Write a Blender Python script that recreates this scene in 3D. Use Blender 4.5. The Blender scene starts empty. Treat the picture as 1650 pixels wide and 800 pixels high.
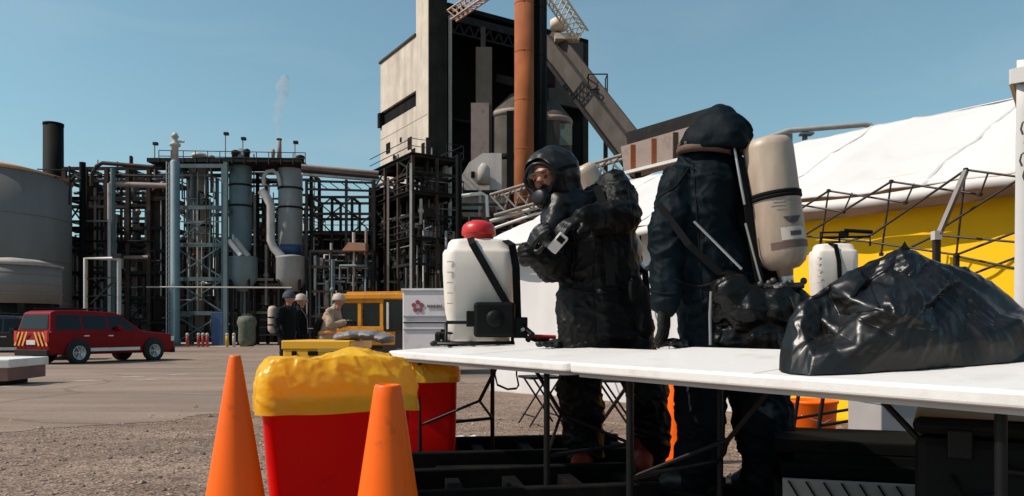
import bpy, bmesh, math, random
from mathutils import Vector, Matrix, Euler, noise
random.seed(7)
R = math.radians
scene = bpy.context.scene
col = scene.collection

# ------------------------------------------------------------------ camera, world, sun, exposure
F, CX, HY, HC = 1190.0, 825.0, 530.0, 0.88          # focal length and horizon in photo pixels, eye height in metres
cd = bpy.data.cameras.new('camera'); cam = bpy.data.objects.new('camera', cd); col.objects.link(cam)
cam.location = (0, 0, HC); cam.rotation_euler = (R(90), 0, 0)
cd.sensor_width = 36; cd.lens = 36*F/1650; cd.shift_y = (HY-400)/1650
cd.clip_start = 0.05; cd.clip_end = 3000
scene.camera = cam

TO_SUN = Vector((-0.66, -0.14, 0.74)).normalized()
w = bpy.data.worlds.new('World'); scene.world = w; w.use_nodes = True
nt = w.node_tree; nt.nodes.clear()
wo = nt.nodes.new('ShaderNodeOutputWorld'); bg = nt.nodes.new('ShaderNodeBackground')
sky = nt.nodes.new('ShaderNodeTexSky'); sky.sky_type = 'NISHITA'; sky.sun_disc = False
sky.sun_elevation = math.asin(TO_SUN.z); sky.sun_rotation = math.atan2(TO_SUN.x, TO_SUN.y)
sky.air_density = 1.3; sky.dust_density = 1.3; sky.ozone_density = 1.6; sky.altitude = 300
hsv = nt.nodes.new('ShaderNodeHueSaturation'); hsv.inputs['Hue'].default_value = 0.482; hsv.inputs['Saturation'].default_value = 0.80
nt.links.new(sky.outputs[0], hsv.inputs['Color'])
tint = nt.nodes.new('ShaderNodeMixRGB'); tint.blend_type = 'MULTIPLY'; tint.inputs['Fac'].default_value = 1; tint.inputs['Color2'].default_value = (.90, 1.15, 1.20, 1); nt.links.new(hsv.outputs[0], tint.inputs['Color1'])
# faint high cirrus, mixed by direction
tc = nt.nodes.new('ShaderNodeTexCoord'); mp = nt.nodes.new('ShaderNodeMapping'); mp.inputs['Scale'].default_value = (2.2, 2.2, 7.0)
ns = nt.nodes.new('ShaderNodeTexNoise'); ns.inputs['Scale'].default_value = 1.6; ns.inputs['Detail'].default_value = 6; ns.inputs['Distortion'].default_value = 0.6
rp = nt.nodes.new('ShaderNodeValToRGB'); rp.color_ramp.elements[0].position = 0.50; rp.color_ramp.elements[1].position = 0.85
rp.color_ramp.elements[0].color = (0, 0, 0, 1); rp.color_ramp.elements[1].color = (0.25, 0.25, 0.25, 1)
mx = nt.nodes.new('ShaderNodeMixRGB'); mx.inputs['Color2'].default_value = (5.2, 6.2, 6.8, 1)
nt.links.new(tc.outputs['Generated'], mp.inputs[0]); nt.links.new(mp.outputs[0], ns.inputs['Vector'])
nt.links.new(ns.outputs['Fac'], rp.inputs[0]); nt.links.new(rp.outputs[0], mx.inputs['Fac'])
nt.links.new(tint.outputs[0], mx.inputs['Color1']); nt.links.new(mx.outputs[0], bg.inputs['Color'])
bg.inputs['Strength'].default_value = 0.097
nt.links.new(bg.outputs[0], wo.inputs['Surface'])
sd = bpy.data.lights.new('sun', 'SUN'); so = bpy.data.objects.new('sun', sd); col.objects.link(so)
sd.energy = 4.9; sd.angle = R(0.5); sd.color = (1.0, 0.90, 0.79)
so.rotation_euler = TO_SUN.to_track_quat('Z', 'Y').to_euler(); so.location = (-30, -10, 50)
vs = scene.view_settings; vs.view_transform = 'Standard'; vs.look = 'None'; vs.exposure = 0.0; vs.gamma = 1; vs.use_curve_mapping = False

# ------------------------------------------------------------------ helpers
def P(x, y, d): return Vector(((x-CX)*d/F, d, HC+(HY-y)*d/F))
def gz(Y): return -0.0188*max(0.0, min(Y, 28.0)-4.0)

_m = {}
def mat(name, c, rough=0.6, metal=0.0, var=0.12, scale=3.0, bump=0.0, bscale=40.0, spec=0.5, dirt=None, dscale=1.0, dlo=.5, dhi=.75, streak=False, coat=0.0):
    """Principled material whose base colour wanders by noise; dirt = second colour laid in patches."""
    if name in _m: return _m[name]
    m = bpy.data.materials.new(name); m.use_nodes = True; t = m.node_tree; b = t.nodes['Principled BSDF']
    b.inputs['Roughness'].default_value = rough; b.inputs['Metallic'].default_value = metal
    b.inputs['Specular IOR Level'].default_value = spec
    if coat: b.inputs['Coat Weight'].default_value = coat; b.inputs['Coat Roughness'].default_value = 0.08
    k = t.nodes.new('ShaderNodeTexCoord')
    n = t.nodes.new('ShaderNodeTexNoise'); n.inputs['Scale'].default_value = scale; n.inputs['Detail'].default_value = 5
    t.links.new(k.outputs['Object'], n.inputs['Vector'])
    r = t.nodes.new('ShaderNodeValToRGB'); r.color_ramp.elements[0].position = 0.3; r.color_ramp.elements[1].position = 0.72
    r.color_ramp.elements[0].color = tuple(max(0, v*(1-var)) for v in c)+(1,)
    r.color_ramp.elements[1].color = tuple(min(1, v*(1+var)) for v in c)+(1,)
    t.links.new(n.outputs['Fac'], r.inputs[0]); out = r.outputs[0]
    if dirt:
        mp = t.nodes.new('ShaderNodeMapping'); mp.inputs['Scale'].default_value = (1, 1, 0.12) if streak else (1, 1, 1)
        t.links.new(k.outputs['Object'], mp.inputs[0])
        n2 = t.nodes.new('ShaderNodeTexNoise'); n2.inputs['Scale'].default_value = dscale; n2.inputs['Detail'].default_value = 8; n2.inputs['Roughness'].default_value = .65
        t.links.new(mp.outputs[0], n2.inputs['Vector'])
        r2 = t.nodes.new('ShaderNodeValToRGB'); r2.color_ramp.elements[0].position = dlo; r2.color_ramp.elements[1].position = dhi
        r2.color_ramp.elements[0].color = (0, 0, 0, 1); r2.color_ramp.elements[1].color = (1, 1, 1, 1)
        t.links.new(n2.outputs['Fac'], r2.inputs[0])
        mm = t.nodes.new('ShaderNodeMixRGB'); mm.inputs['Color2'].default_value = tuple(dirt)+(1,)
        t.links.new(r2.outputs[0], mm.inputs['Fac']); t.links.new(out, mm.inputs['Color1']); out = mm.outputs[0]
    t.links.new(out, b.inputs['Base Color'])
    if bump:
        n3 = t.nodes.new('ShaderNodeTexNoise'); n3.inputs['Scale'].default_value = bscale; n3.inputs['Detail'].default_value = 6
        t.links.new(k.outputs['Object'], n3.inputs['Vector'])
        bp = t.nodes.new('ShaderNodeBump'); bp.inputs['Strength'].default_value = bump; bp.inputs['Distance'].default_value = 0.02
        t.links.new(n3.outputs['Fac'], bp.inputs['Height']); t.links.new(bp.outputs[0], b.inputs['Normal'])
    _m[name] = m; return m

def tag(o, label=None, cat=None, group=None, kind=None):
    if label: o['label'] = label
    if cat: o['category'] = cat
    if group: o['group'] = group
    if kind: o['kind'] = kind
    return o
def thing(name, label, cat, loc=(0, 0, 0), rot=(0, 0, 0), group=None):
    o = bpy.data.objects.new(name, None); col.objects.link(o); o.empty_display_size = .2
    o.location = loc; o.rotation_euler = rot; return tag(o, label, cat, group)
def copy_tree(o, parent=None):
    c = o.copy(); col.objects.link(c)
    if parent: c.parent = parent
    for ch in o.children: copy_tree(ch, c)
    return c

class MB:
    """collects boxes, tubes, lathes, prisms into one mesh"""
    def __init__(s, off=None): s.v = []; s.f = []; s.sm = []; s.off = Vector(off) if off is not None else Vector((0, 0, 0))
    def add(s, vs, fs, smooth=False):
        b = len(s.v); s.v += [Vector(v)-s.off for v in vs]; s.f += [tuple(i+b for i in f) for f in fs]; s.sm += [smooth]*len(fs); return s
    def box(s, c, d, rot=None):
        c = Vector(c); h = [x/2 for x in d]; M = rot if rot is not None else Matrix.Identity(3)
        vs = [c+M@Vector((sx*h[0], sy*h[1], sz*h[2])) for sz in (-1, 1) for sx, sy in ((-1, -1), (1, -1), (1, 1), (-1, 1))]
        return s.add(vs, [(3, 2, 1, 0), (4, 5, 6, 7), (0, 1, 5, 4), (1, 2, 6, 5), (2, 3, 7, 6), (3, 0, 4, 7)])
    def bar(s, a, b, wd, ht=None):
        """square bar from a to b"""
        a = Vector(a); b = Vector(b); ht = ht or wd; z = (b-a); L = z.length
        if L < 1e-6: return s
        z = z/L; up = Vector((0, 0, 1)) if abs(z.z) < .95 else Vector((0, 1, 0))
        x = up.cross(z).normalized(); y = z.cross(x); M = Matrix((x, y, z)).transposed()
        return s.box((a+b)/2, (wd, ht, L), M)
    def tube(s, pts, r, n=10, cap=True, smooth=True):
        pts = [Vector(p) for p in pts]; k = len(pts); rr = r if isinstance(r, (list, tuple)) else [r]*k
        vs = []; fs = []; px = None
        for i, p in enumerate(pts):
            t = (pts[min(i+1, k-1)]-pts[max(i-1, 0)]).normalized()
            if px is None: px = (Vector((0, 0, 1)) if abs(t.z) < .9 else Vector((1, 0, 0))).cross(t).normalized()
            px = (px-t*px.dot(t)).normalized(); py = t.cross(px)
            for j in range(n):
                a = 2*math.pi*j/n; vs.append(p+(px*math.cos(a)+py*math.sin(a))*rr[i])
        for i in range(k-1):
            for j in range(n): fs.append((i*n+j, i*n+(j+1) % n, (i+1)*n+(j+1) % n, (i+1)*n+j))
        s.add(vs, fs, smooth)
        if cap: s.add(vs[:n], [tuple(range(n-1, -1, -1))]); s.add(vs[-n:], [tuple(range(n))])
        return s
    def lathe(s, c, prof, n=24, M=None, sx=1, sy=1, smooth=True):
        """prof: (r, z) list, about local z through c"""
        c = Vector(c); M = M if M is not None else Matrix.Identity(3); vs = []; fs = []
        for r, z in prof:
            for j in range(n):
                a = 2*math.pi*j/n; vs.append(c+M@Vector((r*sx*math.cos(a), r*sy*math.sin(a), z)))
        k = len(prof)
        for i in range(k-1):
            for j in range(n): fs.append((i*n+j, i*n+(j+1) % n, (i+1)*n+(j+1) % n, (i+1)*n+j))
        fs.append(tuple(range(n-1, -1, -1))); fs.append(tuple(range((k-1)*n, k*n)))
        return s.add(vs, fs, smooth)
    def prism(s, poly, ax, d0, d1):
        """poly of 2D points extruded along axis ax ('x','y','z') from d0 to d1"""
        def mk(p, d): return {'x': (d, p[0], p[1]), 'y': (p[0], d, p[1]), 'z': (p[0], p[1], d)}[ax]
        n = len(poly); vs = [mk(p, d0) for p in poly]+[mk(p, d1) for p in poly]
        fs = [tuple(range(n-1, -1, -1)), tuple(range(n, 2*n))]+[(i, (i+1) % n, n+(i+1) % n, n+i) for i in range(n)]
        return s.add(vs, fs)
    def strip(s, pts, side, wd, th):
        """flat band along pts; side = width direction"""
        pts = [Vector(p) for p in pts]; vs = []; fs = []; k = len(pts)
        for i, p in enumerate(pts):
            t = (pts[min(i+1, k-1)]-pts[max(i-1, 0)]).normalized(); sd_ = Vector(side); sd_ = (sd_-t*sd_.dot(t)).normalized(); nn = t.cross(sd_)
            vs += [p-sd_*wd/2-nn*th/2, p+sd_*wd/2-nn*th/2, p+sd_*wd/2+nn*th/2, p-sd_*wd/2+nn*th/2]
        for i in range(k-1):
            for j in range(4): fs.append((i*4+j, i*4+(j+1) % 4, (i+1)*4+(j+1) % 4, (i+1)*4+j))
        fs += [(3, 2, 1, 0), tuple(range((k-1)*4, k*4))]
        return s.add(vs, fs)
    def ball(s, c, r, n=12, M=None):
        r = r if isinstance(r, (tuple, list)) else (r, r, r); M = M if M is not None else Matrix.Identity(3); c = Vector(c); vs = []; fs = []
        m = n//2+1
        for i in range(1, m):
            th = math.pi*i/m
            for j in range(n):
                a = 2*math.pi*j/n; vs.append(c+M@Vector((r[0]*math.sin(th)*math.cos(a), r[1]*math.sin(th)*math.sin(a), -r[2]*math.cos(th))))
        for i in range(m-2):
            for j in range(n): fs.append((i*n+j, i*n+(j+1) % n, (i+1)*n+(j+1) % n, (i+1)*n+j))
        b = len(vs); vs += [c+M@Vector((0, 0, -r[2])), c+M@Vector((0, 0, r[2]))]
        for j in range(n): fs.append((b, (j+1) % n, j)); fs.append((b+1, (m-2)*n+j, (m-2)*n+(j+1) % n))
        return s.add(vs, fs, True)
    def capsule(s, a, b, ra, rb, n=12):
        """closed tapered limb with round ends (for remeshing)"""
        a = Vector(a); b = Vector(b); t = (b-a).normalized(); pts = []; rr = []
        for q in (-1, -.85, -.5, 0): pts.append(a+t*ra*q); rr.append(max(.003, ra*math.sqrt(max(0, 1-q*q))))
        for q in (0, .5, .85, 1): pts.append(b+t*rb*q); rr.append(max(.003, rb*math.sqrt(max(0, 1-q*q))))
        return s.tube(pts, rr, n)
    def build(s, name, material, parent=None, bevel=0, seg=2, smooth=None, auto=None):
        me = bpy.data.meshes.new(name); me.from_pydata([tuple(v) for v in s.v], [], s.f)
        me.polygons.foreach_set('use_smooth', s.sm if smooth is None else [smooth]*len(s.f))
        me.materials.append(material); me.update()
        o = bpy.data.objects.new(name, me); col.objects.link(o)
        if parent: o.parent = parent
        if bevel:
            md = o.modifiers.new('bevel', 'BEVEL'); md.width = bevel; md.segments = seg; md.limit_method = 'ANGLE'; md.angle_limit = R(35); md.harden_normals = False
        return o
def one(name, label, cat, mb, m, loc=None, group=None, bevel=0, kind=None):
    o = mb.build(name, m, bevel=bevel)
    if loc is not None: o.location = loc
    return tag(o, label, cat, group, kind)
def fuse(o, voxel, smooth=6, disp=0.0, dsize=.1, seed=0, shade=True):
    """melt overlapping closed shapes into one continuous skin, with cloth-like unevenness"""
    md = o.modifiers.new('remesh', 'REMESH'); md.mode = 'VOXEL'; md.voxel_size = voxel; md.use_smooth_shade = shade
    if smooth:
        sm = o.modifiers.new('smooth', 'SMOOTH'); sm.factor = .5; sm.iterations = smooth
    if disp:
        # bake the skin, then raise sharp creases and soft swellings along its normals
        bpy.context.view_layer.update(); dg = bpy.context.evaluated_depsgraph_get(); me = bpy.data.meshes.new_from_object(o.evaluated_get(dg))
        for m_ in list(o.modifiers): o.modifiers.remove(m_)
        if not me.materials: me.materials.append(o.data.materials[0])
        old = o.data; o.data = me; bpy.data.meshes.remove(old); me.name = o.name; f1 = 1/dsize; ns_ = [v.normal.copy() for v in me.vertices]
        for v, n_ in zip(me.vertices, ns_):
            p = v.co*f1; p = Vector((p.x, p.y, p.z*1.5+.35*p.x)); wv = Vector((noise.noise(p*.5), noise.noise(p*.5+Vector((9, 2, 4))), noise.noise(p*.5+Vector((3, 8, 1)))))*.8; q = p*.62+wv
            r1 = max(0, 1-2.6*abs(noise.noise(q)))**1.6; r2 = max(0, 1-2.4*abs(noise.noise(q*2.3+Vector((5, 1, 7)))))**1.5; m1 = .5+noise.noise(p*.28+Vector((2, 2, 2)))
            v.co += n_*disp*(.55*r1*min(1, max(0, m1+.25))+.34*r2*min(1, max(0, 1.1-m1))+.5*noise.noise(p*.4)-.28)
        me.polygons.foreach_set('use_smooth', [shade]*len(me.polygons)); me.update()
    return o
def rotz(a): return Matrix.Rotation(a, 3, 'Z')
# ------------------------------------------------------------------ materials of the plant
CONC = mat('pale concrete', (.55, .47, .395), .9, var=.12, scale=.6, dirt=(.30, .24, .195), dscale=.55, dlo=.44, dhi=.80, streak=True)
CONCD = mat('shade-darkened concrete', (.036, .032, .028), .95, spec=.1, var=.35, scale=.4, dirt=(.014, .013, .012), dscale=.35, streak=True)  # concrete with the shade of the tower's front and bay put into its colour
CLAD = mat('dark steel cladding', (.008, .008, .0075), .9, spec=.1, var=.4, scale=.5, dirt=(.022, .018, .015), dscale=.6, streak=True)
GREYC = mat('weathered grey panel', (.085, .072, .063), .85, spec=.2, var=.2, scale=.7, dirt=(.04, .034, .03), dscale=.6, streak=True)
STEELD = mat('dark painted steel', (.016, .015, .015), .75, spec=.2, var=.4, scale=.8, dirt=(.06, .035, .027), dscale=1.2, dlo=.55)
STEELB = mat('brown rusty steel', (.048, .032, .026), .8, spec=.2, var=.35, scale=.8, dirt=(.11, .06, .04), dscale=1.0)
STEELT = mat('teal grey painted steel', (.105, .15, .16), .6, var=.25, scale=.8, dirt=(.08, .075, .07), dscale=1.2, streak=True)
STEELP = mat('pale galvanised steel', (.40, .38, .36), .55, metal=.2, var=.2, scale=1.5, dirt=(.2, .17, .14), dscale=1.5)
PALEP = mat('pale pipe lagging', (.48, .43, .40), .6, var=.15, scale=1.2, dirt=(.22, .18, .15), dscale=1.0)
PINKP = mat('pinkish pipe lagging', (.30, .22, .19), .7, var=.2, scale=1.0, dirt=(.12, .08, .07), dscale=1.0)
VESB = mat('blue grey vessel paint', (.15, .215, .24), .55, var=.18, scale=.6, dirt=(.10, .10, .10), dscale=.7, streak=True)
VESG = mat('grey vessel paint', (.28, .275, .27), .6, var=.15, scale=.6, dirt=(.15, .13, .12), dscale=.7, streak=True)
VEST = mat('tan vessel lagging', (.40, .345, .31), .7, var=.12, scale=.7, dirt=(.22, .17, .15), dscale=.9, streak=True)
BLACKP = mat('black stack paint', (.004, .0045, .005), .75, spec=.12, var=.3, scale=.6)
TANKG = mat('tank grey shell', (.21, .185, .17), .65, var=.07, scale=.25, dirt=(.15, .125, .11), dscale=.35, dlo=.45, dhi=.8, streak=True)
ORANGER = mat('rusty orange roof', (.55, .30, .16), .8, var=.2, scale=.6)
RUST = mat('rust orange stack', (.31, .092, .034), .9, spec=.2, var=.25, scale=.5, dirt=(.19, .08, .045), dscale=.5, dlo=.42, dhi=.8, streak=True)
REDP = mat('red oxide pipe', (.30, .045, .04), .6)
WHITEP = mat('white painted steel', (.72, .69, .66), .55, var=.06, dirt=(.5, .45, .42), dscale=1.0)
YELP = mat('safety yellow paint', (.62, .36, .03), .5)

def cyl(a, b, r, name, m, parent, n=20, off=(0, 0, 0)): return MB(off).tube([a, b], r, n).build(name, m, parent)

# ------------------------------------------------------------------ storage tanks and black stack
def tank(px, d, r, ztop, zbot, label, dome, roofm, shell, rail=False):
    c = P(px, HY, d); base = Vector((c.x, c.y, gz(c.y)))
    t = thing('storage_tank', label, 'tank', base)
    MB().lathe((0, 0, 0), [(r, zbot-base.z), (r, ztop-base.z-.02)], 64).build('shell', shell, t)
    for k in range(1, 4):
        z = zbot-base.z+(ztop-zbot)*k/4; MB().lathe((0, 0, 0), [(r+.015, z-.05), (r+.03, z), (r+.015, z+.05)], 64).build('shell_ring', shell, t)
    h = ztop-base.z
    MB().lathe((0, 0, 0), [(r+.06, h-.12), (r+.12, h), (r*.6, h+dome*.7), (.3, h+dome), (.05, h+dome+.02)], 64).build('roof', roofm, t)
    if rail:
        f = MB(); pts = [Vector((math.cos(a*math.pi/20)*(r+.1), math.sin(a*math.pi/20)*(r+.1), 0)) for a in range(-26, 6)]
        for zz in (h+.55, h+1.0): f.tube([p+Vector((0, 0, zz)) for p in pts], .03, 5)
        for p in pts[::3]: f.tube([p+Vector((0, 0, h-.05)), p+Vector((0, 0, h+1.0))], .03, 5)
        f.build('railing', STEELD, t)
    return t
t = tank(-37, 55.5, 6.15, 12.3, -.45, 'large grey storage tank with orange rusted roof rim, partly beyond the frame edge', 1.0, ORANGER, TANKG)
# curving stair rail at the tank's right
t2 = tank(18, 44, 2.6, 4.65, 2.35, 'small squat grey tank on dark skirt in front of the large tank', .45, VEST, TANKG)
f = MB(); c0 = t2.location
for k in range(8):
    a = k*math.pi/4; f.box((2.3*math.cos(a), 2.3*math.sin(a), 1.4), (.35, .35, 2.8), rotz(a))
f.build('support_leg', STEELD, t2); MB().lathe((0, 0, 0), [(2.45, 1.3), (2.45, 2.8)], 40).build('skirt', CLAD, t2)
c = P(86, HY, 76); base = Vector((c.x, c.y, gz(c.y)))
t = thing('chimney_stack', 'plain black chimney stack behind the large grey tank', 'chimney', base)
MB().lathe((0, 0, 0), [(1.0, 0), (.93, 22.4)], 28).build('shaft', BLACKP, t)
MB().lathe((0, 0, 0), [(.97, 22.2), (.97, 22.45), (.7, 22.46)], 28).build('cap_ring', BLACKP, t)

# ------------------------------------------------------------------ a steel frame with its piping
def rnd_pipe(rng, x0, x1, y0, y1, z0, z1):
    """orthogonal pipe run inside a box"""
    p = Vector((rng.uniform(x0, x1), rng.uniform(y0, y1), rng.uniform(z0, z1))); pts = [p.copy()]; ax = rng.choice([0, 2, 2])
    for _ in range(rng.randint(1, 4)):
        q = pts[-1].copy(); lo, hi = ((x0, x1), (y0, y1), (z0, z1))[ax]
        q[ax] = rng.uniform(lo, hi)
        if (q-pts[-1]).length > .5: pts.append(q)
        ax = rng.choice([a for a in (0, 2, 0, 2, 1) if a != ax])
    return pts
def frame_tower(name, label, cat, base, ang, nx, ny, sx, sy, levels, colm, beamm, cw=.28, bw=.22, braces=(), pipes=0, pal=(), seed=1, walk=(), back=None, prad=(.05, .16)):
    """open steel frame: columns at nx by ny, beams at each level, braces (bay, level) as an X, pipes woven in it"""
    rng = random.Random(seed); t = thing(name, label, cat, base, (0, 0, ang))
    X = [i*sx for i in range(nx)]; Y = [j*sy for j in range(ny)]; top = levels[-1]
    for x in X:
        for y in Y: MB().box((x, y, top/2), (cw, cw, top)).build('column', colm, t)
    for z in levels:
        for y in Y: MB().box(((X[0]+X[-1])/2, y, z), (X[-1]-X[0]+.02, bw*.7, bw)).build('beam', beamm, t)
        for x in X: MB().box((x+.003, (Y[0]+Y[-1])/2, z-.02), (bw*.7, Y[-1]-Y[0]+.02, bw)).build('beam', beamm, t)
    for (side, i, l) in braces:
        z0 = levels[l-1] if l > 0 else 0; z1 = levels[l]
        f = MB()
        if side == 'f':
            f.bar((X[i], Y[0]-.02, z0), (X[i+1], Y[0]-.02, z1), .1); f.bar((X[i+1], Y[0]+.1, z0), (X[i], Y[0]+.1, z1), .1)
        else:
            f.bar((X[0]-.02, Y[i], z0), (X[0]-.02, Y[i+1], z1), .1); f.bar((X[0]+.1, Y[i+1], z0), (X[0]+.1, Y[i], z1), .1)
        f.build('cross_brace', beamm, t)
    for l in walk:
        z = levels[l]+bw/2+.03
        MB().box(((X[0]+X[-1])/2, (Y[0]+Y[-1])/2, z), (X[-1]-X[0]+.5, Y[-1]-Y[0]+.5, .06)).build('walkway', STEELD, t)
        f = MB()
        for zz in (z+.5, z+1.05):
            f.tube([(X[0]-.2, Y[-1]+.2, zz), (X[0]-.2, Y[0]-.2, zz), (X[-1]+.2, Y[0]-.2, zz), (X[-1]+.2, Y[-1]+.2, zz)], .035, 5)
        n = max(3, int((X[-1]-X[0])/1.2))
        for i in range(n+1):
            xx = X[0]-.2+(X[-1]-X[0]+.4)*i/n; f.tube([(xx, Y[0]-.2, z), (xx, Y[0]-.2, z+1.05)], .03, 5)
        f.build('railing', beamm, t)
    for k in range(pipes):
        m, wgt = rng.choice(pal); r = rng.uniform(*prad)
        pts = rnd_pipe(rng, X[0]-.2, X[-1]+.2, Y[0]-.35, Y[-1], .4, top-.1)
        if len(pts) < 2: continue
        MB().tube(pts, r, 7).build('pipe', m, t)
        if rng.random() < .35:
            q = (pts[0]+pts[1])/2; MB().ball(q, r*1.9, 8).build('valve', m, t)
    for k in range(pipes//3):
        m = rng.choice([STEELD, VESG, PALEP, PINKP, STEELB, STEELT, STEELB]); w_, h_ = rng.uniform(.25, 1.0), rng.uniform(.25, 1.1); z = rng.choice(levels)+bw/2+h_/2
        if z+h_/2 < top: MB().box((rng.uniform(X[0]+.4, X[-1]-.4), rng.uniform(Y[0]+.2, Y[-1]-.2), z), (w_, .5, h_)).build('equipment_box', m, t)
    for k in range(pipes//14):
        x, y, r_ = rng.uniform(X[0], X[-1]), rng.uniform(Y[0], Y[-1]), rng.uniform(.05, .16); MB().tube([(x, y, top-2), (x, y, top+rng.uniform(.4, 1.9))], r_, 8).build('vent_pipe', rng.choice([PALEP, STEELB, STEELD, PINKP]), t)
    if back:
        MB().box(((X[0]+X[-1])/2, Y[-1]+.2, back[1]/2+back[0]/2), (X[-1]-X[0]+.6, .15, back[1]-back[0])).build('back_panel', CLAD, t)
    return t
dark_pal = [(STEELD, 1), (STEELB, 1), (STEELB, 1), (STEELP, 1), (PALEP, 1), (PINKP, 1), (STEELT, 1), (VESG, 1)]
def gbase(px, d): p = P(px, HY, d); return Vector((p.x, p.y, gz(p.y)))
zat = lambda y, d: HC+(HY-y)*d/F-gz(d)               # height above the ground there for photo row y

# dark shed that closes the view behind the piping
b = gbase(95, 72); Wd = (600-95)*72/F
t = thing('process_shed', 'long dark clad shed closing the background behind the piping', 'shed', b)
h = zat(388, 72)
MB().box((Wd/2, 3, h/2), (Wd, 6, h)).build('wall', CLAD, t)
MB().prism([(-.3, h), (Wd+.3, h), (Wd+.3, h+.3), (-.3, h+.3)], 'y', -.3, 6.3).build('roof', STEELD, t)
f = MB()
for i in range(int(Wd/.9)): f.box((.45+i*.9, -.05, h/2), (.12, .1, h-.1))
f.build('rib', CLAD, t)
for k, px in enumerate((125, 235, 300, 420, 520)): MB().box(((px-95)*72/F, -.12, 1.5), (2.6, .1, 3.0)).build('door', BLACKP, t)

# far-left frame between the tank and the blue column
L = [zat(y, 60) for y in (520, 480, 440, 405, 368, 320, 292, 272)]
frame_tower('pipe_rack', 'dark pipe rack crowded with brown pipes between the large tank and the blue column', 'pipe rack', gbase(104, 60), 0, 6, 2, 1.72, 3.4, L, STEELB, STEELD, .3, .26,
            braces=[('f', 0, 5), ('f', 4, 3), ('f', 1, 2), ('f', 3, 1), ('f', 2, 0)], pipes=90, pal=dark_pal, seed=3, prad=(.05, .17))
def pipe(name, label, pts, r, m, group=None, cat='pipe', n=10):
    b0 = Vector(pts[0]); return one(name, label, cat, MB(b0).tube(pts, r, n), m, b0, group)
pipe('overhead_pipe', 'dark pipe arching over the top of the left pipe rack', [P(148, 300, 59), P(148, 282, 59), P(156, 268, 59), P(165, 263, 59), P(262, 271, 59)], .16, STEELB)
pipe('overhead_pipe', 'thinner dark pipe running below the arched pipe of the left rack', [P(180, 292, 59), P(184, 283, 59), P(262, 285, 59)], .10, STEELD)
pipe('overhead_pipe', 'pale pinkish insulated pipe crossing the window of sky in the left rack', [P(178, 297, 59), P(270, 300, 59)], .22, PINKP)
pipe('vertical_pipe', 'black vertical pipe standing at the tank side of the left rack', [gbase(133, 58.5), P(133, 262, 58.5)], .24, BLACKP)
pipe('vertical_pipe', 'pale vertical pipe rising beside the black pipe in the left rack', [gbase(176, 58.2), P(176, 296, 58.2)], .13, PALEP)
pipe('vertical_pipe', 'teal vertical pipe bordering the window of sky in the left rack', [gbase(182, 58.8), P(182, 272, 58.8)], .2, STEELT)
for (px, dd, y0, rad, lb) in ((148, 61, 285, .55, 'dark brown vertical vessel inside the left rack, nearest the tank'), (163, 61.6, 300, .42, 'slim dark brown vertical vessel beside a stouter one in the left rack'), (255, 61, 300, .6, 'dark brown vertical vessel just behind the blue column')):
    b = gbase(px, dd); hh = zat(y0, dd); one('pressure_vessel', lb, 'vessel', MB().lathe((0, 0, 0), [(rad*.7, 0), (rad*.7, 1), (rad, 1.1), (rad, hh-.4), (rad*.7, hh-.1), (.08, hh)], 20), STEELB, b)
t = thing('stair_rail', 'thin hooped handrail on top of the large grey tank', 'handrail', P(97, 275, 55))
f = MB(P(97, 275, 55))
f.tube([P(60, 273, 55), P(112, 275, 55), P(113, 290, 55)], .05, 6); f.tube([P(72, 282, 55), P(113, 289, 55)], .05, 6)
f.tube([P(112, 268, 55), P(112, 330, 55)], .07, 6); f.build('rail', STEELD, t)
pipe('pipe_loop', 'dark curved pipe loop beside the large grey tank', [P(104, 318, 57), P(106, 302, 57), P(114, 292, 57), P(122, 284, 57), P(130, 290, 57)], .13, STEELD)

# pale portal of pipes in front of the left rack
d = 42; t = thing('pipe_portal', 'pale galvanised pipe portal standing behind the red vehicle', 'pipe portal', gbase(137, d)); o0 = t.location
MB(o0).tube([gbase(138, d), P(138, 417, d), P(192, 417, d)], .12, 8).build('pipe', STEELP, t)
MB(o0).tube([gbase(192, d), P(192, 414, d)], .12, 8).build('post', STEELP, t)
MB(o0).box(P(190, 413, d), (.5, .3, .25)).build('junction_box', STEELD, t)
for y in (450, 478, 510): MB(o0).bar(P(138, y, d), P(192, y-3, d), .07).build('rung', STEELD, t)
MB(o0).bar(P(146, 490, d), P(182, 455, d), .09).build('cross_brace', STEELD, t)
pipe('service_pipe', 'thin pale service pipe running along the dark shed foot', [P(236, 463, 56), P(470, 464, 56)], .06, STEELP)

# ------------------------------------------------------------------ blue column, teal frame and the three scrubber vessels
b = gbase(282, 57); hh = zat(262, 57)
t = thing('process_column', 'tall blue grey column topped by a pale vent valve', 'column', b)
MB().lathe((0, 0, 0), [(.42, 0), (.42, .5), (.36, .6), (.36, hh), (.22, hh+.2)], 22).build('shell', VESB, t)
MB().lathe((0, 0, 0), [(.25, hh), (.25, hh+1.2), (.4, hh+1.25), (.4, hh+1.45), (.2, hh+1.5), (.2, hh+1.9), (.3, hh+1.95), (.12, hh+2.3)], 14).build('vent', PALEP, t)
MB().tube([(.1, 0, hh+1.6), (.7, 0, hh+1.6)], .09, 8).build('vent_arm', PALEP, t)
f = MB()
for k in range(int(hh/.4)): f.box((-.52, -.1, .5+k*.4), (.05, .4, .05))
f.bar((-.52, -.3, .3), (-.52, -.3, hh), .06).bar((-.52, .1, .3), (-.52, .1, hh), .06); f.build('ladder', STEELP, t)
L = [zat(y, 58) for y in (505, 450, 395, 335, 268)]
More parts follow.
